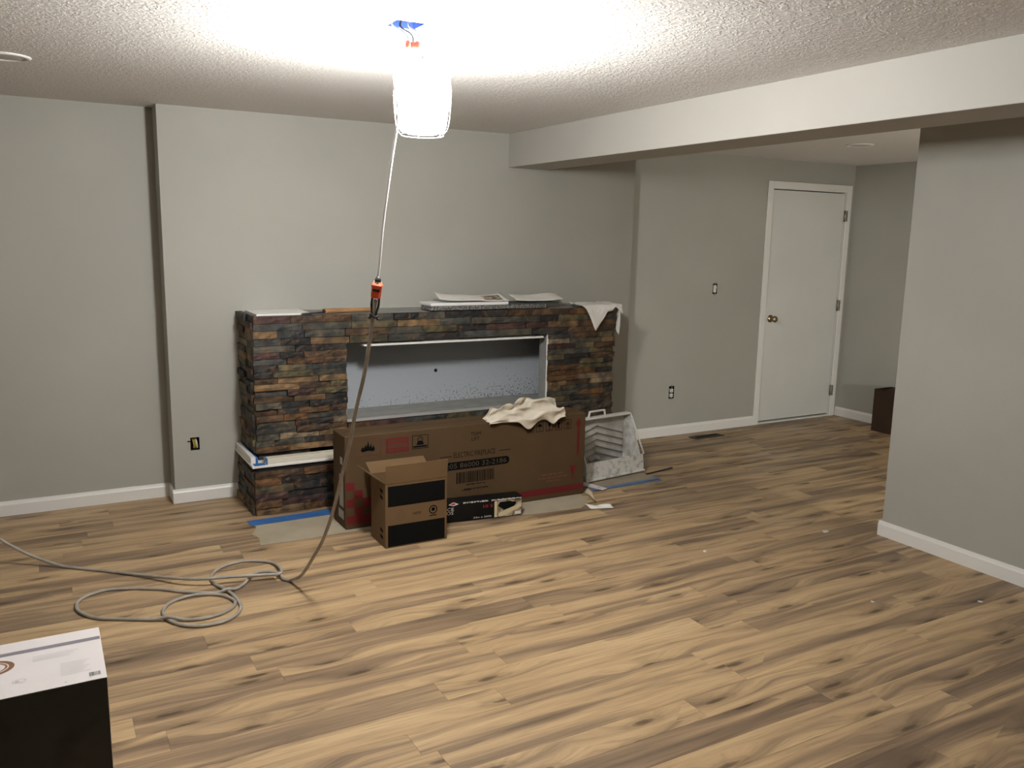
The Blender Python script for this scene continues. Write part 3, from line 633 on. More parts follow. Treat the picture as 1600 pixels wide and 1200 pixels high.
def lay(u0, u1, z0, z1, rows, plane, face, lens=(0.09, 0.24), jag0=0.006, jag1=0.006, joined=None):
    """courses of stones; plane 'y' faces -y at y=face, plane 'x' faces -x at x=face"""
    h = (z1-z0)/rows; made = 0
    for k in range(rows):
        a = u0+srng.uniform(-jag0, jag0); e = u1+srng.uniform(-jag1, jag1)
        while a < e-0.005:
            ln = srng.uniform(*lens)
            if e-(a+ln) < lens[0]*0.75: ln = e-a
            d = srng.choice((0.016, 0.020, 0.024, 0.028, 0.034))
            uc = a+ln/2; zc = z0+h*(k+0.5); hh = h-0.0012
            if joined is None:
                o = bpy.data.objects.new('stone', srng.choice(STM)); COL.objects.link(o); o.parent = fp; o.color = pick()
                o.scale = (ln-0.0015, d, hh)
                if plane == 'y': o.location = (uc-fo[0], face-fo[1], zc)
                else: o.location = (face-fo[0], uc-fo[1], zc); o.rotation_euler = (0, 0, -math.pi/2)
            else:
                me = srng.choice(STM)
                if plane == 'y': vs = [(uc+v.co.x*ln, face+v.co.y*d, zc+v.co.z*hh) for v in me.vertices]
                else: vs = [(face-v.co.y*d, uc+v.co.x*ln, zc+v.co.z*hh) for v in me.vertices]
                joined.add(vs, [list(p.vertices) for p in me.polygons])
            made += 1; a += ln
    return made
RH = (FZT-FZ0)/21
ns = 0
ns += lay(FX0-0.016, OX0, FZ0, FZ0+RH*16.6, 17, 'y', FY, (0.10, 0.26))                       # left column
ns += lay(OX1+0.002, FX1+0.012, FZ0+RH*4, FZ0+RH*16.6, 13, 'y', FY, (0.10, 0.26))             # right column
ns += lay(FX0-0.016, FX1+0.012, FZ0+RH*16.6, FZT+0.006, 4, 'y', FY, (0.13, 0.30))            # lintel courses
ns += lay(OX0+0.004, OX1, OZ0-0.012-RH, OZ0-0.012, 1, 'y', FY, (0.12, 0.28), 0, 0)            # course under the sill
ns += lay(FY, YF-0.004, FZ0, FZT+0.010, 21, 'x', FX0, (0.12, 0.20), 0, 0)                    # left return
ns += lay(1.012, 1.62, 0.002, 0.262, 6, 'y', 4.775, (0.13, 0.28), 0.002, 0.004)               # hearth left
ns += lay(4.77, YF-0.006, 0.002, 0.262, 6, 'x', 1.030, (0.20, 0.26), 0, 0)                    # hearth return
rest = MB()
lay(1.62, 3.575, 0.002, 0.262, 6, 'y', 4.775, (0.15, 0.30), joined=rest)
lay(OX0+0.004, OX1, FZ0, OZ0-0.012-RH, 3, 'y', FY, (0.15, 0.30), joined=rest)
lay(OX1+0.002, FX1+0.012, FZ0, FZ0+RH*4, 4, 'y', FY, (0.15, 0.30), joined=rest)
lay(FY, YF-0.004, FZ0, FZT+0.006, 21, 'xr', FX1, (0.15, 0.22), joined=rest)
ro = rest.build('stone_courses', M['slate'], fp, fo); ro['kind'] = 'stuff'; ro.color = (0.075, 0.07, 0.06, 1)
print('stones', ns)
# solid black strip stands in for the shaded gap above the hearth stones
MB().box(1.03, 1.50, 4.752, 4.775, 0.263, 0.2855).build('hearth_gap_shade', M['dark'], fp, fo)

# spacer strips and tape on the hearth ledge
a = thing('trim_strip', 'long white grooved trim strip lying along the hearth front', 'trim strip', (1.30, 4.775, 0.300))
b1 = MB(); b1.prism([(4.747, 0.300), (4.802, 0.300), (4.802, 0.334), (4.757, 0.334), (4.757, 0.326), (4.751, 0.326), (4.751, 0.318), (4.747, 0.318)], 'x', 1.075, 1.62)
b1.build('strip_body', mat('cream_primed_trim', (0.62, 0.585, 0.50), 0.5), a, (1.30, 4.775, 0.300))
MB().box(1.0755, 1.085, 4.7465, 4.8025, 0.2998, 0.3345).build('tape_wrap', M['tape'], a, (1.30, 4.775, 0.300), label='blue tape wrapped end')
a = thing('trim_strip', 'short white trim strip on the hearth side below stone column', 'trim strip', (1.018, 4.98, 0.300))
MB().box(1.003, 1.030, 4.80, 5.20, 0.300, 0.338, bev=0.002).build('strip_body', M['trim'], a, (1.018, 4.98, 0.300))
MB().box(1.031, 1.043, 4.80, 5.20, 0.300, 0.332).build('tape_edge', M['tape'], a, (1.018, 4.98, 0.300))
tag(MB().box(1.010, 1.072, 4.742, 4.795, 0.3002, 0.3016).build('tape_piece', M['tape']), 'small blue tape square on the hearth corner', 'tape')

# ------------------------------------------------------------------ things on the mantel
ZM = FZT+0.010
t = thing('hand_tool', 'round wooden handle with dark steel blade resting on mantel', 'tool', (1.60, 4.872, ZM)); c = (1.60, 4.872, ZM)
MB().tube(crom([(1.470, 4.868, ZM+0.016), (1.480, 4.868, ZM+0.016), (1.60, 4.872, ZM+0.016), (1.70, 4.876, ZM+0.016), (1.760, 4.878, ZM+0.016)], 4), [0.014, 0.0155]+[0.0145]*6+[0.0135]*6+[0.0125]*3, 14).build('handle', M['woodh'], t, c)
MB().prism([(1.335, ZM+0.001), (1.46, ZM+0.004), (1.472, ZM+0.012), (1.472, ZM+0.020), (1.455, ZM+0.014), (1.335, ZM+0.005)], 'y', 4.855, 4.885).build('blade', M['steel'], t, c)
for k, (x0, x1, lb) in enumerate(((2.135, 2.405, 'speckled grey stone panel on mantel, left one under foam board'), (2.410, 2.985, 'speckled grey stone panel on mantel, right one under paper sheets'))):
    tag(MB().box(x0, x1, 4.855, 5.00, ZM, ZM+0.026, bev=0.002).build('ledger_slab', M['slab']), lb, 'stone panel', 'stone panels on the mantel')
tag(MB().box(2.145, 2.70, 4.868, 5.05, ZM+0.0265, ZM+0.046, bev=0.003).build('foam_board', M['foam']), 'white foam board lying on stone panels on mantel', 'foam board')
tag(MB().box(2.71, 3.09, 4.872, 5.02, ZM+0.0265, ZM+0.036, bev=0.002).build('slate_offcut', M['dgreen']), 'thin dark slate offcut under the right paper sheet', 'stone piece')
def paper(name, label, x0, x1, y0, y1, z0, amp, seed, skew=0.0, curl=0.0):
    def fn(s, tt):
        x = x0+(x1-x0)*s+skew*tt; y = y0+(y1-y0)*tt
        z = z0+0.030*tt+amp*(0.5+0.5*math.sin(s*5.2+seed+tt*1.3))+amp*0.5*noise.noise((s*3+seed, tt*2, seed))
        if curl and s < 0.25: z += curl*(0.25-s)**2*16; x += curl*(0.25-s)*0.8
        return (x, y, z)
    o = sheet(fn, 24, 10, 0.0015, name, M['towel']); return tag(o, label, 'paper'), fn
o, f1 = paper('paper_sheet', 'curled white printed sheet on mantel, left of two', 2.20, 2.70, 4.862, 5.06, ZM+0.052, 0.012, 0.4, 0.04, 0.012)
sheet(lambda s, tt: tuple(np.array(f1(0.66+0.27*s, 0.15+0.62*tt))+np.array((0, 0, 0.0012))), 8, 6, 0.0006, 'printed_photo', M['photo'], o)
o, f2 = paper('paper_sheet', 'blank white sheet on mantel, right of two', 2.752, 3.12, 4.862, 5.06, ZM+0.046, 0.012, 2.0, 0.05)
tag(MB().box(3.225, 3.34, 4.868, 4.92, ZM-0.004, ZM+0.010, bev=0.002).build('slate_chip', M['dgreen']), 'dark slate chip beside the white towel on mantel', 'stone piece')

# paper towel draped over the right mantel corner
def towel(s, tt):
    x = 3.245+0.335*s
    tip = 0.165*max(0.0, 1-abs(s-0.34)/(0.34 if s < 0.34 else 0.46))+0.018+0.015*noise.noise((s*6, 1.7, 0))
    hang = tip if s < 0.82 else tip+(s-0.82)/0.18*0.05
    if tt < 0.5:
        q = tt/0.5; y = 5.02-(5.02-4.826)*q+0.02*noise.noise((s*3, 4, 0)); z = ZM+0.006+0.018*abs(noise.noise((s*4.3, q*3, 2.0)))+0.004
    else:
        q = (tt-0.5)/0.5; y = 4.824-0.012*math.sin(q*2.4)-0.012*abs(noise.noise((s*5.5, q*1.5, 5.0))); z = ZM+0.010-hang*q
        x += (0.36-s)*0.10*q*(1 if s < 0.75 else 0)
    return (x, y, z)
tw = thing('paper_towel', 'white towel draped over the right corner of mantel', 'towel', (3.41, 4.9, ZM)); c = (3.41, 4.9, ZM)
sheet(towel, 36, 28, 0.002, 'draped_sheet', M['towel'], tw, c)
def towel2(s, tt):   # the tail falling down the right side
    y = 4.835+0.11*s; q = tt
    x = 3.552+0.036*min(1, q*5)+0.012*noise.noise((s*4, q*2, 9.0)); z = ZM+0.016-0.26*max(0, q-0.15)*(1-0.35*s)-0.004*math.sin(q*7)
    return (x-0.02*s*q, y+0.02*q, z)
sheet(towel2, 12, 20, 0.002, 'hanging_tail', M['towel'], tw, c)

# ------------------------------------------------------------------ masking paper on the floor
def flat(name, mt, label, cat, pts, z0, z1):
    return tag(MB().prism(pts, 'z', z0, z1).build(name, mt), label, cat)
t = thing('masking_paper', 'tan masking paper with blue tape edge left of big carton', 'masking paper', (1.2, 4.45, 0))
MB().prism([(0.966, 4.66), (0.972, 4.565), (0.925, 4.47), (0.948, 4.40), (0.930, 4.285), (1.15, 4.272), (1.36, 4.282), (1.62, 4.25), (1.62, 4.66)], 'z', 0.0003, 0.0016).build('paper_sheet', M['paper'], t, (1.2, 4.45, 0))
MB().prism([(0.945, 4.695), (0.955, 4.600), (1.62, 4.606), (1.62, 4.70)], 'z', 0.0018, 0.0028).build('tape_strip', M['tape'], t, (1.2, 4.45, 0), label='blue painter tape strip')
t = thing('masking_paper', 'tan masking paper showing below the red striped carton corner', 'masking paper', (2.65, 4.3, 0))
MB().prism([(2.30, 4.13), (2.44, 4.100), (2.62, 4.085), (2.78, 4.07), (2.86, 4.12), (2.925, 4.22), (2.93, 4.34), (2.9, 4.56), (2.30, 4.56)], 'z', 0.0003, 0.0016).build('paper_sheet', M['paper'], t, (2.65, 4.3, 0))
t = thing('masking_board', 'grey brown board with blue tape edge under paint tray', 'board', (3.35, 4.45, 0))
MB().prism([(3.02, 4.335), (3.60, 4.375), (3.585, 4.56), (3.02, 4.70)], 'z', 0.0004, 0.006).build('board', mat('tan_hardboard', (0.30, 0.25, 0.18), 0.8, var=0.08, vscale=6), t, (3.35, 4.45, 0))
MB().prism([(3.04, 4.310), (3.605, 4.352), (3.607, 4.385), (3.04, 4.345)], 'z', 0.0062, 0.0080).box(3.04, 3.6, 4.32, 4.335, 0.0003, 0.006).build('tape_strip', M['blueedge'], t, (3.35, 4.45, 0))
tag(MB().tube([(3.585, 4.478, 0.005), (3.72, 4.508, 0.005), (3.87, 4.538, 0.005)], 0.005, 8).build('dark_rod', M['steel']), 'thin dark rod on floor right of the paint tray', 'rod')

# ------------------------------------------------------------------ big fireplace carton
BX0, BX1, BY0, BY1, BZ = 1.395, 2.957, 4.310, 4.515, 0.525
t = thing('fireplace_carton', 'long brown carton marked ELECTRIC FIREPLACE in front of the stone fireplace', 'box', (BX0, BY0, 0)); c = (BX0, BY0, 0)
body = MB().box(BX0, BX1, BY0, BY1, 0.002, BZ, bev=0.004).build('carton_body', M['card'], t, c)
MB().box(BX0+0.02, BX1-0.02, (BY0+BY1)/2-0.0015, (BY0+BY1)/2+0.0015, BZ, BZ+0.0008).build('top_seam', M['carddk'], t, c)
K = M['black']; R = M['red']
Print().frame_rect(0.06, 0.206, 0.407, 0.503, 0.0022).build('logo_frame', R, t)
fl_ = Print()
for (u, w, h) in ((0.100, 0.020, 0.026), (0.115, 0.022, 0.036), (0.131, 0.026, 0.055), (0.147, 0.022, 0.038), (0.162, 0.020, 0.028)):
    fl_.poly([(u-w/2, 0.438), (u+w/2, 0.438), (u+w*0.32, 0.438+h*0.45), (u+w*0.05, 0.438+h), (u-w*0.12, 0.438+h*0.6), (u-w*0.34, 0.438+h*0.42)])
fl_.poly([(0.092, 0.440), (0.100, 0.430), (0.131, 0.436), (0.163, 0.430), (0.171, 0.440)]); fl_.build('flame_logo', K, t, label='black flame emblem')
Print().rect(0.237, 0.371, 0.409, 0.492).build('fragile_panel', R, t, label='red FRAGILE sign')
g_ = Print(-0.0013); g_.rect(0.245, 0.363, 0.436, 0.4605); g_.build('sign_band', M['card'], t)
Print(-0.0017).text('FRAGILE', 0.304, 0.4405, 0.022, 0.10, True).build('printed_text', R, t)
Print(-0.0013).smudge(0.249, 0.469, 0.013, 0.11, 1).smudge(0.249, 0.417, 0.011, 0.11, 2).build('printed_text', M['card'], t)
Print().frame_rect(0.391, 0.490, 0.415, 0.494, 0.0035).ring(0.440, 0.470, 0.017, 0.004).poly([(0.417, 0.437), (0.463, 0.437), (0.456, 0.457), (0.440, 0.462), (0.424, 0.457)]).rect(0.398, 0.483, 0.423, 0.433).disc(0.4345, 0.473, 0.003).disc(0.4455, 0.473, 0.003).build('handling_icon', K, t)
Print().text('TEAM', 0.792, 0.457, 0.032, 0.066, True).text('LIFT', 0.790, 0.426, 0.032, 0.052, True).build('printed_text', K, t, label='TEAM LIFT lettering')
Print().rect(0.563, 0.636, 0.3445, 0.3485).rect(0.948, 1.026, 0.347, 0.351).build('rule_line', K, t)
Print().text('ELECTRIC FIREPLACE', 0.649, 0.3355, 0.044, 0.272).build('printed_text', K, t, label='ELECTRIC FIREPLACE lettering')
pl = Print(); n_ = 10; v0, v1 = 0.263, 0.311; rr = (v1-v0)/2
pl.poly([(0.47+rr*math.cos(a), v0+rr+rr*math.sin(a)) for a in [math.pi/2+math.pi*k/n_ for k in range(n_+1)]]+[(1.018-rr+rr*math.cos(a), v0+rr+rr*math.sin(a)) for a in [-math.pi/2+math.pi*k/n_ for k in range(n_+1)]]); pl.build('number_band', K, t)
Print(-0.0014).text('SKU:05 86000 32-2186', 0.520, 0.2725, 0.042, 0.478).build('printed_text', M['greypr'] if False else mat('card_reverse_print', (0.055, 0.040, 0.028), 0.7), t, label='SKU number lettering')
br = Print(); brng = random.Random(5); u = 0.667
while u < 0.914:
    w = brng.choice((0.002, 0.003, 0.003, 0.005, 0.007)); br.rect(u, min(u+w, 0.916), 0.178, 0.2455); u += w+brng.choice((0.002, 0.003, 0.004))
br.build('barcode', K, t)
Print().smudge(0.731, 0.161, 0.009, 0.128, 3).smudge(0.704, 0.131, 0.012, 0.172, 4).build('printed_text', K, t)
ic = [(1.137, 1.186), (1.201, 1.251), (1.270, 1.320), (1.336, 1.386), (1.402, 1.453)]
for k, (a0, a1) in enumerate(ic):
    p = Print(); v0, v1 = 0.435, 0.495; p.frame_rect(a0, a1, v0, v1, 0.003); m_ = (a0+a1)/2
    if k == 0: p.rect(m_-0.013, m_-0.006, 0.452, 0.484); p.rect(m_+0.006, m_+0.013, 0.452, 0.484); p.rect(m_-0.014, m_+0.014, 0.443, 0.448)
    elif k == 1: p.poly([(m_-0.018, 0.466), (m_+0.018, 0.466), (m_+0.012, 0.480), (m_, 0.486), (m_-0.012, 0.480)]); p.rect(m_-0.0015, m_+0.0015, 0.443, 0.466); p.rect(m_, m_+0.008, 0.443, 0.446)
    elif k == 2: p.poly([(m_-0.012, 0.486), (m_-0.008, 0.466), (m_, 0.460), (m_+0.008, 0.466), (m_+0.012, 0.486)]); p.rect(m_-0.0015, m_+0.0015, 0.446, 0.462); p.rect(m_-0.010, m_+0.010, 0.442, 0.446)
    elif k == 3: p.poly([(m_-0.012, 0.485), (m_-0.006, 0.487), (m_+0.010, 0.446), (m_+0.004, 0.443)]); p.poly([(m_+0.006, 0.487), (m_+0.012, 0.484), (m_-0.004, 0.443), (m_-0.010, 0.446)]); p.disc(m_, 0.474, 0.007)
    else: p.ring(m_, 0.468, 0.014, 0.003); p.poly([(m_-0.008, 0.462), (m_+0.008, 0.462), (m_+0.006, 0.472), (m_-0.002, 0.476)]); p.rect(m_-0.012, m_+0.012, 0.444, 0.448)
    p.build('handling_icon', K, t)
Print().poly([(1.484, 0.455), (1.535, 0.455), (1.508, 0.499)]).rect(1.501, 1.518, 0.262, 0.455).build('up_arrow', R, t, label='red up arrow')
Print().poly([(1.452, 0.198), (1.472, 0.198), (1.474, 0.176), (1.480, 0.198), (1.500, 0.198), (1.496, 0.165), (1.484, 0.148), (1.479, 0.146), (1.479, 0.118), (1.472, 0.118), (1.472, 0.146), (1.466, 0.148), (1.455, 0.165)]).rect(1.456, 1.494, 0.110, 0.116).build('glass_icon', R, t, label='red broken glass sign')
Print().smudge(1.25, 0.152, 0.013, 0.16, 5).smudge(1.228, 0.131, 0.011, 0.205, 6).smudge(1.28, 0.111, 0.009, 0.10, 7).build('printed_text', mat('faint_red_print', (0.17, 0.055, 0.035), 0.7), t)
Print().rect(0.95, 1.558, 0.033, 0.073).build('red_stripe', R, t, label='dark red stripe')
ck = Print(); w_ = 0.048
for col, rows in ((0, (0, 2, 4)), (1, (1, 3, 4)), (2, (2, 4)), (3, (3, 4))):
    for r_ in rows: ck.rect(0.004+col*w_, 0.004+(col+1)*w_, 0.216-(r_)*w_+0.006, 0.216-(r_-1)*w_+0.004)
ck.build('checker_print', R, t, label='red checker pattern')
endp = lambda u, v, y: (-0.0008, u, v)
Print(frame=endp).rect(0.03, 0.10, 0.12, 0.30).rect(0.04, 0.08, 0.36, 0.40).rect(0.03, 0.12, 0.05, 0.10).build('end_label', mat('pale_end_print', (0.42, 0.40, 0.36), 0.7), t)

# crumpled rag on the carton
def rag(s, tt):
    nz = lambda k, p: noise.noise((s*k+p, tt*k*0.7, p))
    taper = min(1, s/0.20)**0.8*min(1, (1-s)/0.06+0.30)
    x = 2.262+0.535*s
    heap = 0.070*math.exp(-((s-0.74)/0.24)**2)+0.018*math.exp(-((s-0.32)/0.2)**2)
    ph = 2*math.pi*(2.3*tt+1.25*s+0.35*nz(2.2, 1.7)); ph2 = 2*math.pi*(3.1*tt-1.9*s+0.4*nz(2.6, 6.1))
    A = 0.034*taper*(0.8+0.5*nz(1.7, 3.0)); B = 0.020*taper
    dy = A*math.sin(ph)+0.011*taper*math.sin(ph2); dz = B*(1+math.cos(ph+0.7))+0.009*taper*(1+math.cos(ph2))
    hang = 0.004+0.056*math.exp(-((s-0.56)/0.11)**2)+0.036*math.exp(-((s-0.85)/0.06)**2)
    wid = 0.45+0.55*min(1, s/0.22)
    if tt < 0.62:
        q = tt/0.62; y = 4.320+0.165*wid*(1-q)+dy
        z = BZ+0.004+heap*(0.35+0.65*math.sin(min(1, 0.15+q)*math.pi*0.62+0.4))*(1-0.55*q)+dz
    else:
        q = (tt-0.62)/0.38; y = 4.320+dy*(1-q)-0.034*min(1, q*1.6)-0.010*math.sin(ph2)*q*taper
        z0 = BZ+0.004+heap*0.40+dz*(1-0.6*q); z = z0-(hang+z0-BZ)*q*q
    x += 0.022*nz(5.0, 6.2)+0.018*math.sin(ph*0.5+1)*taper
    y = min(y, 4.505)
    return (x, y, max(z, BZ+0.003) if y > BY0-0.006 else z)
tag(sheet(rag, 110, 96, 0.0025, 'rag', M['rag']), 'crumpled off-white rag heaped on the fireplace carton', 'rag')

# ------------------------------------------------------------------ small open carton
SX, SY, SW, SD, SH = 1.489, 3.950, 0.346, 0.212, 0.346
t = thing('open_carton', 'small open brown carton with two black panels before the long carton', 'box', (SX, SY, 0))
w = 0.004; cb_ = MB()
cb_.box(0, SW, 0, w, 0.001, SH); cb_.box(0, SW, SD-w, SD, 0.001, SH); cb_.box(0, w, w, SD-w, 0.001, SH); cb_.box(SW-w, SW, w, SD-w, 0.001, SH); cb_.box(w, SW-w, w, SD-w, 0.001, 0.006)
cb_.build('carton_body', M['card2'], t)
def flap(p0, p1, out, h, name='flap'):
    p0, p1, o_ = Vector(p0), Vector(p1), Vector(out).normalized()*h
    n_ = (p1-p0).cross(o_).normalized()*0.0035
    vs = [p0, p1, p1+o_, p0+o_]; vs += [v+n_ for v in vs]
    MB().add(vs, [(0, 1, 2, 3), (7, 6, 5, 4), (0, 4, 5, 1), (1, 5, 6, 2), (2, 6, 7, 3), (3, 7, 4, 0)]).build(name, M['card2'], t)
flap((0, 0.001, SH), (SW, 0.001, SH), (0, -0.10, 1), 0.098)
flap((0, SD-0.001, SH), (SW-0.01, SD-0.001, SH), (0, 1, 0.50), 0.095)
flap((0.001, 0.006, SH), (0.001, SD-0.006, SH), (-1, 0, 0.75), 0.098)
flap((SW-0.001, 0.006, SH), (SW-0.001, SD-0.006, SH), (-0.5, 0, -1), 0.09)
Print().rect(0.014, 0.334, 0.222, 0.331).build('black_panel', K, t); Print().rect(0.013, 0.334, 0.008, 0.122).build('black_panel', K, t)
Print().ring(0.083, 0.166, 0.025, 0.005).rect(0.074, 0.079, 0.152, 0.180).rect(0.087, 0.092, 0.152, 0.180).rect(0.079, 0.087, 0.166, 0.171).rect(0.070, 0.096, 0.196, 0.2005).build('printed_logo', mat('brown_ink', (0.10, 0.06, 0.035), 0.7), t)
Print().text('S4000', 0.174, 0.163, 0.021, 0.047, True).build('printed_text', K, t)
Print().ring(0.267, 0.176, 0.024, 0.006).disc(0.267, 0.178, 0.010).rect(0.262, 0.272, 0.168, 0.185).rect(0.247, 0.287, 0.142, 0.1475).build('printed_logo', K, t)
sd = lambda u, v, y: (y, SD-u, v)
for (v0, v1) in ((0.292, 0.310), (0.258, 0.276), (0.080, 0.098), (0.045, 0.063)):
    Print(frame=sd).poly([(SD-0.075, v0), (SD-0.035, v0-0.006), (SD-0.035, v1-0.006), (SD-0.075, v1)]).build('side_mark', K, t)

# ------------------------------------------------------------------ black roller box
RL, RD, RHh = 0.66, 0.095, 0.118
ang = math.atan2(-0.128, 0.992)
t = thing('roller_box', 'long black retail box picturing a cream roller on the floor', 'box', (2.393, 4.113, 0), ang)
MB().box(-RL, 0, 0, RD, 0.001, RHh, bev=0.0015).build('box_body', M['blackgloss'], t)
W_ = M['whitepr']
Print().poly([(-0.449+0.0, 0.107), (-0.420, 0.121), (-0.388, 0.107), (-0.420, 0.098)]).build('brand_oval', W_, t)
Print(-0.0013).poly([(-0.441, 0.107), (-0.420, 0.117), (-0.404, 0.109), (-0.420, 0.102)]).build('oval_core', M['redpr'], t)
Print().text('CE', -0.457, 0.071, 0.026, 0.040).text('OS', -0.460, 0.049, 0.026, 0.040).build('printed_text', W_, t)
Print().smudge(-0.362, 0.106, 0.009, 0.150, 8).smudge(-0.190, 0.1045, 0.009, 0.185, 9).build('printed_text', W_, t)
Print().text('10 S', -0.240, 0.070, 0.024, 0.058).build('printed_text', M['redpr'], t)
Print().text('24in x 200ft', -0.300, 0.012, 0.014, 0.112).build('printed_text', W_, t)
Print().rect(-0.172, -0.003, 0.006, 0.101).build('picture_panel', M['photo'], t, label='printed picture panel')
Print(-0.0013).poly([(-0.150, 0.010), (-0.118, 0.010), (-0.005, 0.054), (-0.005, 0.078), (-0.030, 0.070), (-0.145, 0.030)]).rect(-0.172, -0.156, 0.006, 0.101).build('picture_roller', M['cream'], t)
Print(-0.0013).poly([(-0.140, 0.095), (-0.150, 0.07), (-0.11, 0.045), (-0.05, 0.062), (-0.035, 0.085), (-0.08, 0.096)]).build('picture_tool', M['black'], t)
Print(-0.0018).rect(-0.045, -0.008, 0.012, 0.030).build('picture_caption', W_, t)

# ------------------------------------------------------------------ paint tray leaning at the hearth
ta = math.atan2(0.131, 0.991)
t = thing('paint_tray', 'wide paint-caked white roller tray standing beside the long carton', 'paint tray', (3.085, 4.468, 0.0135), ta)
TW, TH = 0.535, 0.385
def quad_slab(pts, th, name, mt, nrm):
    pts = [Vector(p) for p in pts]; nn = Vector(nrm).normalized()*th
    vs = pts+[p+nn for p in pts]
    return MB().add(vs, [(0, 1, 2, 3), (7, 6, 5, 4), (0, 4, 5, 1), (1, 5, 6, 2), (2, 6, 7, 3), (3, 7, 4, 0)]).build(name, mt, t)
quad_slab([(0.0, 0.0, 0.012), (TW, 0.0, 0.012), (TW-0.004, 0.012, 0.122), (0.004, 0.012, 0.122)], 0.004, 'well_wall', M['traylip'], (0, 1, -0.1))
MB().box(-0.006, TW+0.006, -0.010, 0.006, 0.0, 0.014, bev=0.003).build('rim', M['traylip'], t)
quad_slab([(0.02, 0.188, 0.03), (TW-0.03, 0.188, 0.03), (TW-0.03, 0.186, TH-0.01), (0.02, 0.186, TH-0.01)], 0.004, 'ramp', M['traygrey'], (0, 1, 0))
quad_slab([(0.004, 0.0, 0.0), (TW-0.004, 0.0, 0.0), (TW-0.03, 0.19, 0.028), (0.02, 0.19, 0.028)], 0.004, 'well_floor', M['tray'], (0, 0, -1))
for s, x0, x1 in ((1, TW, TW-0.03), (-1, 0.0, 0.02)):
    quad_slab([(x0, 0.002, 0.002), (x0, 0.012, 0.125), (x0-s*0.004, 0.150, TH), (x1, 0.188, TH-0.005), (x1, 0.190, 0.03)][:5] and [(x0, 0.004, 0.004), (x0, 0.150, TH), (x1, 0.190, TH-0.004), (x1, 0.190, 0.02)], 0.004, 'side_wall', M['tray'], (s, 0, 0))
    MB().tube([(x0, 0.006, 0.12), (x0-s*0.002, 0.150, TH)], 0.006, 8).build('side_rim', M['white'], t)
MB().box(0.0, TW, 0.142, 0.194, TH-0.008, TH+0.004, bev=0.003).build('top_rim', M['white'], t)
hd = crom([(0.150, 0.165, TH), (0.158, 0.163, TH+0.036), (0.166, 0.163, TH+0.044), (0.285, 0.163, TH+0.044), (0.294, 0.163, TH+0.036), (0.304, 0.165, TH)], 4)
MB().tube(hd, 0.007, 8).build('handle', M['white'], t)
cxm = 0.235
for k in range(6):
    z = 0.335-0.047*k; mb = MB()
    for s, x1 in ((-1, 0.035), (1, TW-0.045)):
        dz = abs(x1-cxm)*0.30; up = 0.018
        z_end = max(z-dz, 0.04); 
        if k == 5: x1 = cxm+s*0.05; z_end = z-0.015
        vs = [(cxm, 0.187, z-up), (x1, 0.187, z_end-up), (x1, 0.187, z_end+up*0.8), (cxm, 0.187, z+up*0.8), (cxm, 0.171, z-0.010), (x1, 0.171, z_end-0.010)]
        mb.add(vs, [(0, 1, 5, 4), (4, 5, 2, 3), (1, 2, 5), (0, 4, 3)])
    mb.build('chevron_ridge', M['traygrey'], t)

# ------------------------------------------------------------------ small litter on the floor
t = thing('paper_tag', 'small white folded paper tag beside the carton corner', 'tag', (3.08, 4.38, 0.009), -1.15)
MB().add([(-0.09, -0.028, 0.003), (0.09, -0.028, 0.001), (0.09, 0.028, 0.001), (-0.09, 0.028, 0.010), (-0.09, -0.028, 0.0042), (0.09, -0.028, 0.0022), (0.09, 0.028, 0.0022), (-0.09, 0.028, 0.0112)], [(0, 3, 2, 1), (4, 5, 6, 7), (0, 1, 5, 4), (1, 2, 6, 5), (2, 3, 7, 6), (3, 0, 4, 7)]).build('tag_sheet', mat('lilac_white_paper', (0.66, 0.62, 0.66), 0.6), t)
MB().box(0.03, 0.06, -0.01, 0.01, 0.0035, 0.0042).build('printed_mark', M['greypr'], t)
def tape_curl(s, tt):
    p = crom([(2.985, 4.325, 0.004), (2.960, 4.24, 0.012), (2.925, 4.15, 0.010), (2.895, 4.075, 0.016), (2.87, 4.03, 0.004)], 8)[min(int(s*32), 32)]
    a = 0.6+2.2*s
    return (p[0]+(tt-0.5)*0.034*math.cos(a*0.4), p[1]+(tt-0.5)*0.02, p[2]+(tt-0.5)*0.020*math.sin(a*2)+0.010)
def tape_end(s, tt):
    return (2.822+0.125*s, 4.06-0.075*s+(tt-0.5)*0.07*(1-0.5*s), 0.003+0.014*abs(math.sin(s*3+tt*2))*tt+0.006*s)
t = thing('peeled_tape', 'peeled strip of cream tape twisted on floor before carton', 'tape', (2.9, 4.1, 0))
sheet(tape_curl, 32, 4, 0.001, 'twisted_strip', mat('cream_tape', (0.62, 0.55, 0.40), 0.7), t, (2.9, 4.1, 0))
sheet(tape_end, 14, 6, 0.001, 'crumpled_end', M['towel'], t, (2.9, 4.1, 0))
lab = ['white plaster chip on floor, nearest the partition corner', 'white plaster chip in the middle of the open floor', 'tiny white chip on floor well below the partition corner', 'white chip on floor near the right edge below baseboard']
for k, ((x, y), s) in enumerate((((3.788, 3.110), 0.020), ((2.960, 3.180), 0.013), ((3.218, 2.353), 0.009), ((3.667, 2.127), 0.011))):
    a = 0.7*k; cs, sn = math.cos(a), math.sin(a); q = [(-1, -0.5), (0.2, -0.7), (1.1, -0.2), (0.7, 0.5), (-0.6, 0.6)]
    tag(MB().prism([(x+s*(u*cs-v*sn), y+s*(u*sn+v*cs)) for u, v in q], 'z', 0.0003, 0.004).build('plaster_chip', M['white']), lab[k], 'debris', 'white chips on the floor')

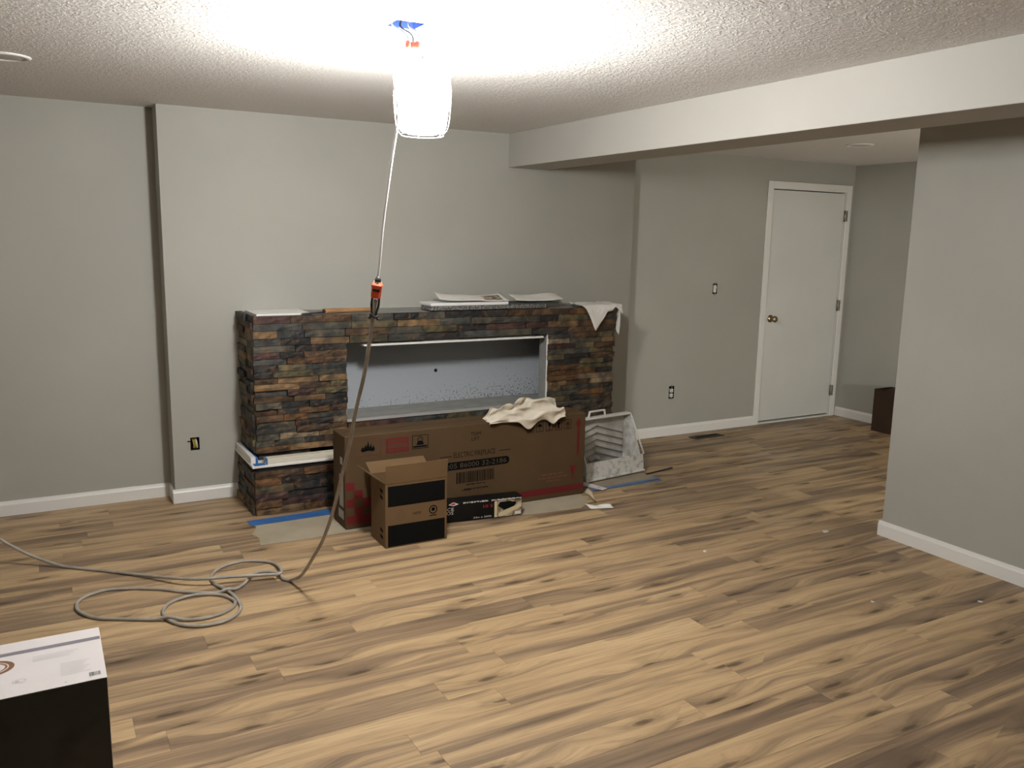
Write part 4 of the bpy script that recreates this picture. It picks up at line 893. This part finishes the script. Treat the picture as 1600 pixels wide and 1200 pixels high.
# floor register
t = thing('floor_register', 'dark bronze floor register near the wall left of door', 'floor vent', (4.778, 5.192, 0))
MB().box(-0.155, 0.155, -0.045, -0.028, 0.0002, 0.005).box(-0.155, 0.155, 0.028, 0.045, 0.0002, 0.005).box(-0.155, -0.125, -0.028, 0.028, 0.0002, 0.005).box(0.125, 0.155, -0.028, 0.028, 0.0002, 0.005).build('frame', M['register'], t)
MB().box(-0.125, 0.125, -0.028, 0.028, 0.0002, 0.001).build('duct', M['dark'], t)
for k in range(14): MB().box(-0.118+k*0.018, -0.112+k*0.018, -0.027, 0.027, 0.0012, 0.004).build('louvre', M['register'], t)

# brown carton by the far wall
t = thing('brown_carton', 'tall dark brown open carton in the corner behind partition', 'box', (6.27, 4.36, 0))
w = 0.004; W2, D2, H2 = 0.225, 0.405, 0.368; mb = MB()
mb.box(0, w, 0, D2, 0.001, H2); mb.box(W2-w, W2, 0, D2, 0.001, H2); mb.box(w, W2-w, 0, w, 0.001, H2); mb.box(w, W2-w, D2-w, D2, 0.001, H2); mb.box(w, W2-w, w, D2-w, 0.001, 0.006)
mb.build('carton_body', M['carddk'], t)
MB().add([(0.004, 0.01, H2), (0.004, 0.30, H2), (0.10, 0.30, H2+0.016), (0.10, 0.01, H2+0.016), (0.004, 0.01, H2+0.004), (0.004, 0.30, H2+0.004), (0.10, 0.30, H2+0.020), (0.10, 0.01, H2+0.020)], [(0, 3, 2, 1), (4, 5, 6, 7), (0, 1, 5, 4), (1, 2, 6, 5), (2, 3, 7, 6), (3, 0, 4, 7)]).build('flap', M['carddk'], t)
MB().box(-0.0008, 0, 0.185, 0.200, 0.05, 0.30).build('printed_text', mat('dark_brown_ink', (0.07, 0.035, 0.02), 0.7), t)

# white and charcoal carton in the near left corner
WX1, WY0, WY1, WZ, WX0 = 0.094, 2.299, 2.622, 0.450, -0.52
t = thing('lamp_carton', 'white topped charcoal carton in the near left corner', 'box', (WX1, WY0, 0)); c = (WX1, WY0, 0)
MB().box(WX0, WX1, WY0, WY1, 0.001, WZ-0.0015, bev=0.001).build('carton_body', M['darkbox'], t, c)
tp = MB().box(WX0, WX1, WY0+0.0005, WY1-0.0005, WZ-0.0015, WZ).build('carton_top', M['whitebox'], t, c, label='white top panel')
MB().box(WX1, WX1+0.001, WY0, WY1, 0.002, WZ-0.001).build('carton_side', M['whitebox'], t, c)
topf = lambda u, v, y: (u-(WX1-0), v-0, WZ+0.0006)
def TP(z=0.0005): return Print(0, frame=lambda u, v, y: (u-WX1, v-WY0, WZ+z))
TP().rect(WX0, WX1-0.001, 2.540, 2.560).build('grey_stripe', mat('violet_grey_print', (0.22, 0.20, 0.23), 0.5), t, label='grey stripe across the top')
TP().ring(-0.175, 2.478, 0.045, 0.010, rx=1.3).ring(-0.172, 2.478, 0.030, 0.004, rx=1.3).build('printed_fixture', M['brownpr'], t, label='printed brown ring fixture')
pf = mat('pale_grey_print', (0.60, 0.57, 0.58), 0.5)
b_ = TP()
for k in range(7): b_.rect(-0.010, 0.060-0.008*(k % 3), 2.425-k*0.011, 2.4285-k*0.011)
b_.build('fine_print', pf, t); b_ = TP()
for k in range(3): b_.rect(-0.075, 0.035-0.010*k, 2.500-k*0.012, 2.504-k*0.012)
b_.build('fine_print', pf, t)
b_ = TP(); u = 0.055
while u < 0.080: b_.rect(u, u+0.0014, 2.322, 2.344); u += random.Random(int(u*1e5)).choice((0.002, 0.0026, 0.0032))
b_.build('barcode', mat('soft_black_print', (0.12, 0.11, 0.12), 0.5), t)
TP().ring(-0.105, 2.378, 0.010, 0.0012, rx=1.6).disc(-0.110, 2.378, 0.005).disc(0.0, 2.318, 0.003).build('printed_seal', M['greypr'], t)

# standing lamp invented for the side room's second light, unseen behind the partition
HX, HY, HZ = 4.275, 0.60, 0.85
t = thing('added_standing_lamp', 'added globe standing lamp lighting the side room, unseen behind partition', 'lamp', (HX, HY, 0))
M['side'] = emis('added_lamp_globe', (1.0, 0.985, 0.90), SIDE_STRENGTH)
MB().lathe([(0.0001, HZ-0.08)]+[(0.08*math.cos(a), HZ+0.08*math.sin(a)) for a in [-math.pi/2+math.pi*k/12 for k in range(1, 12)]]+[(0.0001, HZ+0.08)], (0, 0, 0), 24).build('globe', M['side'], t)
MB().tube([(0, 0, 0.02), (0, 0, HZ-0.07)], 0.009, 10).build('pole', M['steel'], t)
MB().lathe([(0.0001, 0.024), (0.10, 0.020), (0.125, 0.008), (0.125, 0.001), (0.0001, 0.001)], (0, 0, 0), 28).build('base', M['steel'], t)
